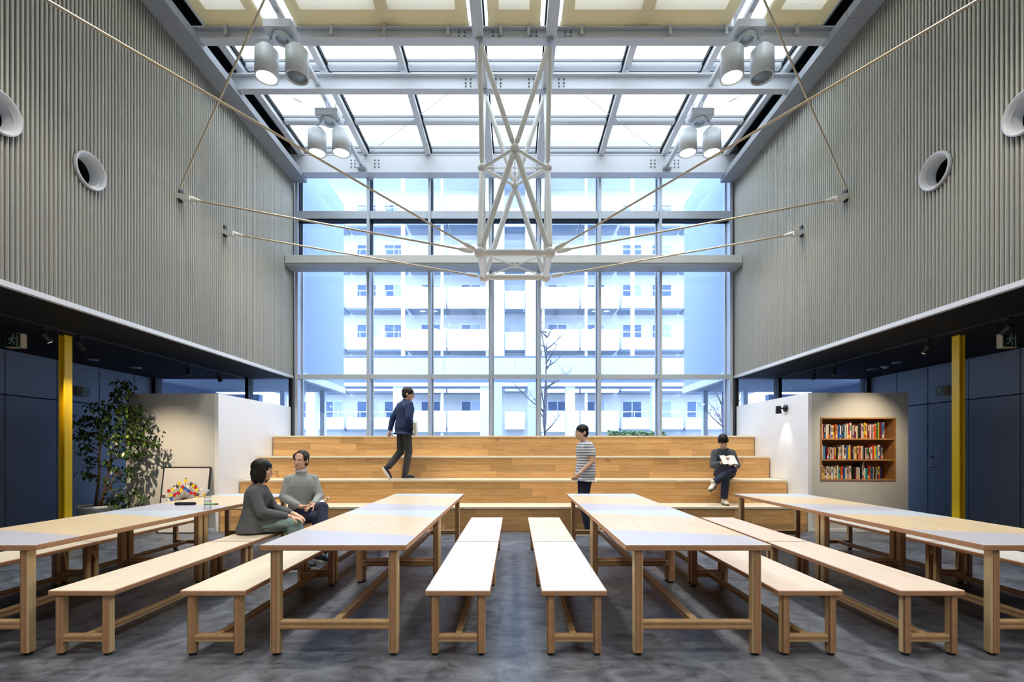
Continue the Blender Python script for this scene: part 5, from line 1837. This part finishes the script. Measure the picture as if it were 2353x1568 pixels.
for (y, z, rx, ry) in ((-.40, .12, .15, .07), (-.42, .02, .165, .085), (-.425, -.10, .172, .095), (-.42, -.20, .185, .11)):
    rings.append([V((rx * math.cos(2 * PI * i / 22), y + ry * math.sin(2 * PI * i / 22), z)) for i in range(22)])
sk.loft(rings)
for s_ in (-1, 1):
    sk.capsule((s_ * .085, -.02, .098), (s_ * .08, -.40, .095), .090, .080)
put(remeshed(sk, 0.009, 5), 'skirt', M['teal'], D)


def cardigan_skirt(b):
    # the long cardigan spreads over the bench behind and beside the hips
    rr = []
    for (z, rx, ya, yb) in ((.014, .205, -.20, .185), (.06, .200, -.19, .18), (.13, .180, -.15, .15), (.20, .150, -.12, .12)):
        rr.append([V((rx * math.cos(2 * PI * i / 28), (yb if math.sin(2 * PI * i / 28) > 0 else -ya) * math.sin(2 * PI * i / 28), z)) for i in range(28)])
    b.loft(rr)
    for s_ in (-1, 1):
        b.capsule((s_ * .085, .0, .112), (s_ * .085, -.24, .112), .100, .092)
    # folds at the back and side
    for a in (0.3, 0.9, 1.5, 2.1, 2.7):
        b.capsule((.17 * math.cos(a), .15 * math.sin(a), .03), (.12 * math.cos(a), .10 * math.sin(a) - .01, .24), .026, .018, n=8)


top(D, J, M['grey_knit'], 'cardigan', hem=-0.05, hem_r=(0.160, 0.130), grow=0.020, r=(0.064, 0.058, 0.038), extra=cardigan_skirt)
b = MB()
H = V(J['H'])
e = lambda c, r_: b.ell(H + HR @ V(c), r_, HR, n=24, k=16)
e((0, 0.016, 0.040), (0.088, 0.106, 0.088)); e((0, 0.048, -0.03), (0.090, 0.072, 0.105)); e((0, 0.046, -0.085), (0.086, 0.066, 0.070))
e((0, -0.048, 0.052), (0.062, 0.046, 0.036))
for s_ in (-1, 1):
    e((s_ * 0.072, -0.012, -0.04), (0.024, 0.048, 0.105))
put(remeshed(b, 0.0065, 6), 'hair', M['hair'], D)
for k in (0, 1):
    shoe(D, J['an'][k], (0, -1, 0), M['shoe_navy'], M['sole'])

# --- woman in a pale grey sweater further along the same bench
def tw(v, a):
    return tuple(Matrix.Rotation(math.radians(a), 3, 'Z') @ V(v))


TH_E = 62
J = dict(ws=0.90, P=(0, 0, .120), C=tw((0, -.02, .37), -15), N=tw((0, -.035, .605), -30), H=tw((0, -.07, .772), -40), hr=(-1.15, 0.03, 0.10),
         sh=[tw((.142, -.02, .535), -30), tw((-.142, -.02, .535), -30)], el=[tw((.205, -.08, .32), -30), tw((-.205, -.06, .32), -30)], wr=[tw((.07, -.27, .235), -22), tw((-.085, -.27, .225), -22)],
         hand=[(tw((-.75, -.4, -.05), -20), tw((0, .4, -1), -20), 0.75, 1), (tw((.8, -.35, 0), -20), tw((-.1, .5, .8), -20), 0.8, -1)],
         hip=[(.085, 0, .103), (-.085, 0, .103)], kn=[(-.03, -.42, .205), (-.09, -.41, .092)], an=[(-.20, -.60, -.13), (-.09, -.43, -.346)], toe=[(-.3, -.8, -.5), (0, -1, 0)])
E, HR = person('person in a pale grey sweater seated on the left bench with hands clasped', (-2.675, 6.05, BH), math.radians(TH_E), J)
trousers(E, J, M['indigo'], r=(0.098, 0.070, 0.054))
top(E, J, M['light_knit'], 'sweater', hem=-0.12, hem_r=(0.172, 0.134), grow=0.014, r=(0.060, 0.054, 0.038), neck_h=0.055)
b = MB()
H = V(J['H'])
e = lambda c, r_: b.ell(H + HR @ V(c), r_, HR, n=24, k=16)
e((0, 0.030, 0.050), (0.081, 0.095, 0.082)); e((0, 0.050, -0.01), (0.076, 0.062, 0.085))
e((0, 0.118, 0.00), (0.036, 0.034, 0.036))
for s_ in (-1, 1):
    e((s_ * 0.070, -0.020, 0.040), (0.018, 0.036, 0.046))
put(remeshed(b, 0.0065, 6), 'hair', M['hair_b'], E)
N_ = V(J['N']); dH = (V(J['H']) - N_).normalized()
Rn = dH.to_track_quat('Z', 'Y').to_matrix()
MB().lathe([(0.056, 0), (0.068, 0.0), (0.072, 0.034), (0.060, 0.038)], N_ + dH * 0.034, Rn, 24, closed=True).build('collar', M['collar'], E, local=True)
shoe(E, J['an'][1], (0, -1, 0), M['shoe_navy'], M['sole'])
shoe(E, J['an'][0], (-.3, -.8, -.5), M['shoe_navy'], M['sole'], up=(-.2, -.45, .87))
RE = Matrix.Rotation(math.radians(TH_E - 20), 3, 'Z')
bc = V((-2.675, 6.05, BH)) + RE @ V((.06, -.345, .205))
bottle(bc.x, bc.y, bc.z, 'clear plastic bottle held in the clasped hands of the seated woman in the pale sweater', RE @ Matrix.Rotation(math.radians(58), 3, 'Y') @ Matrix.Rotation(math.radians(-10), 3, 'X'))
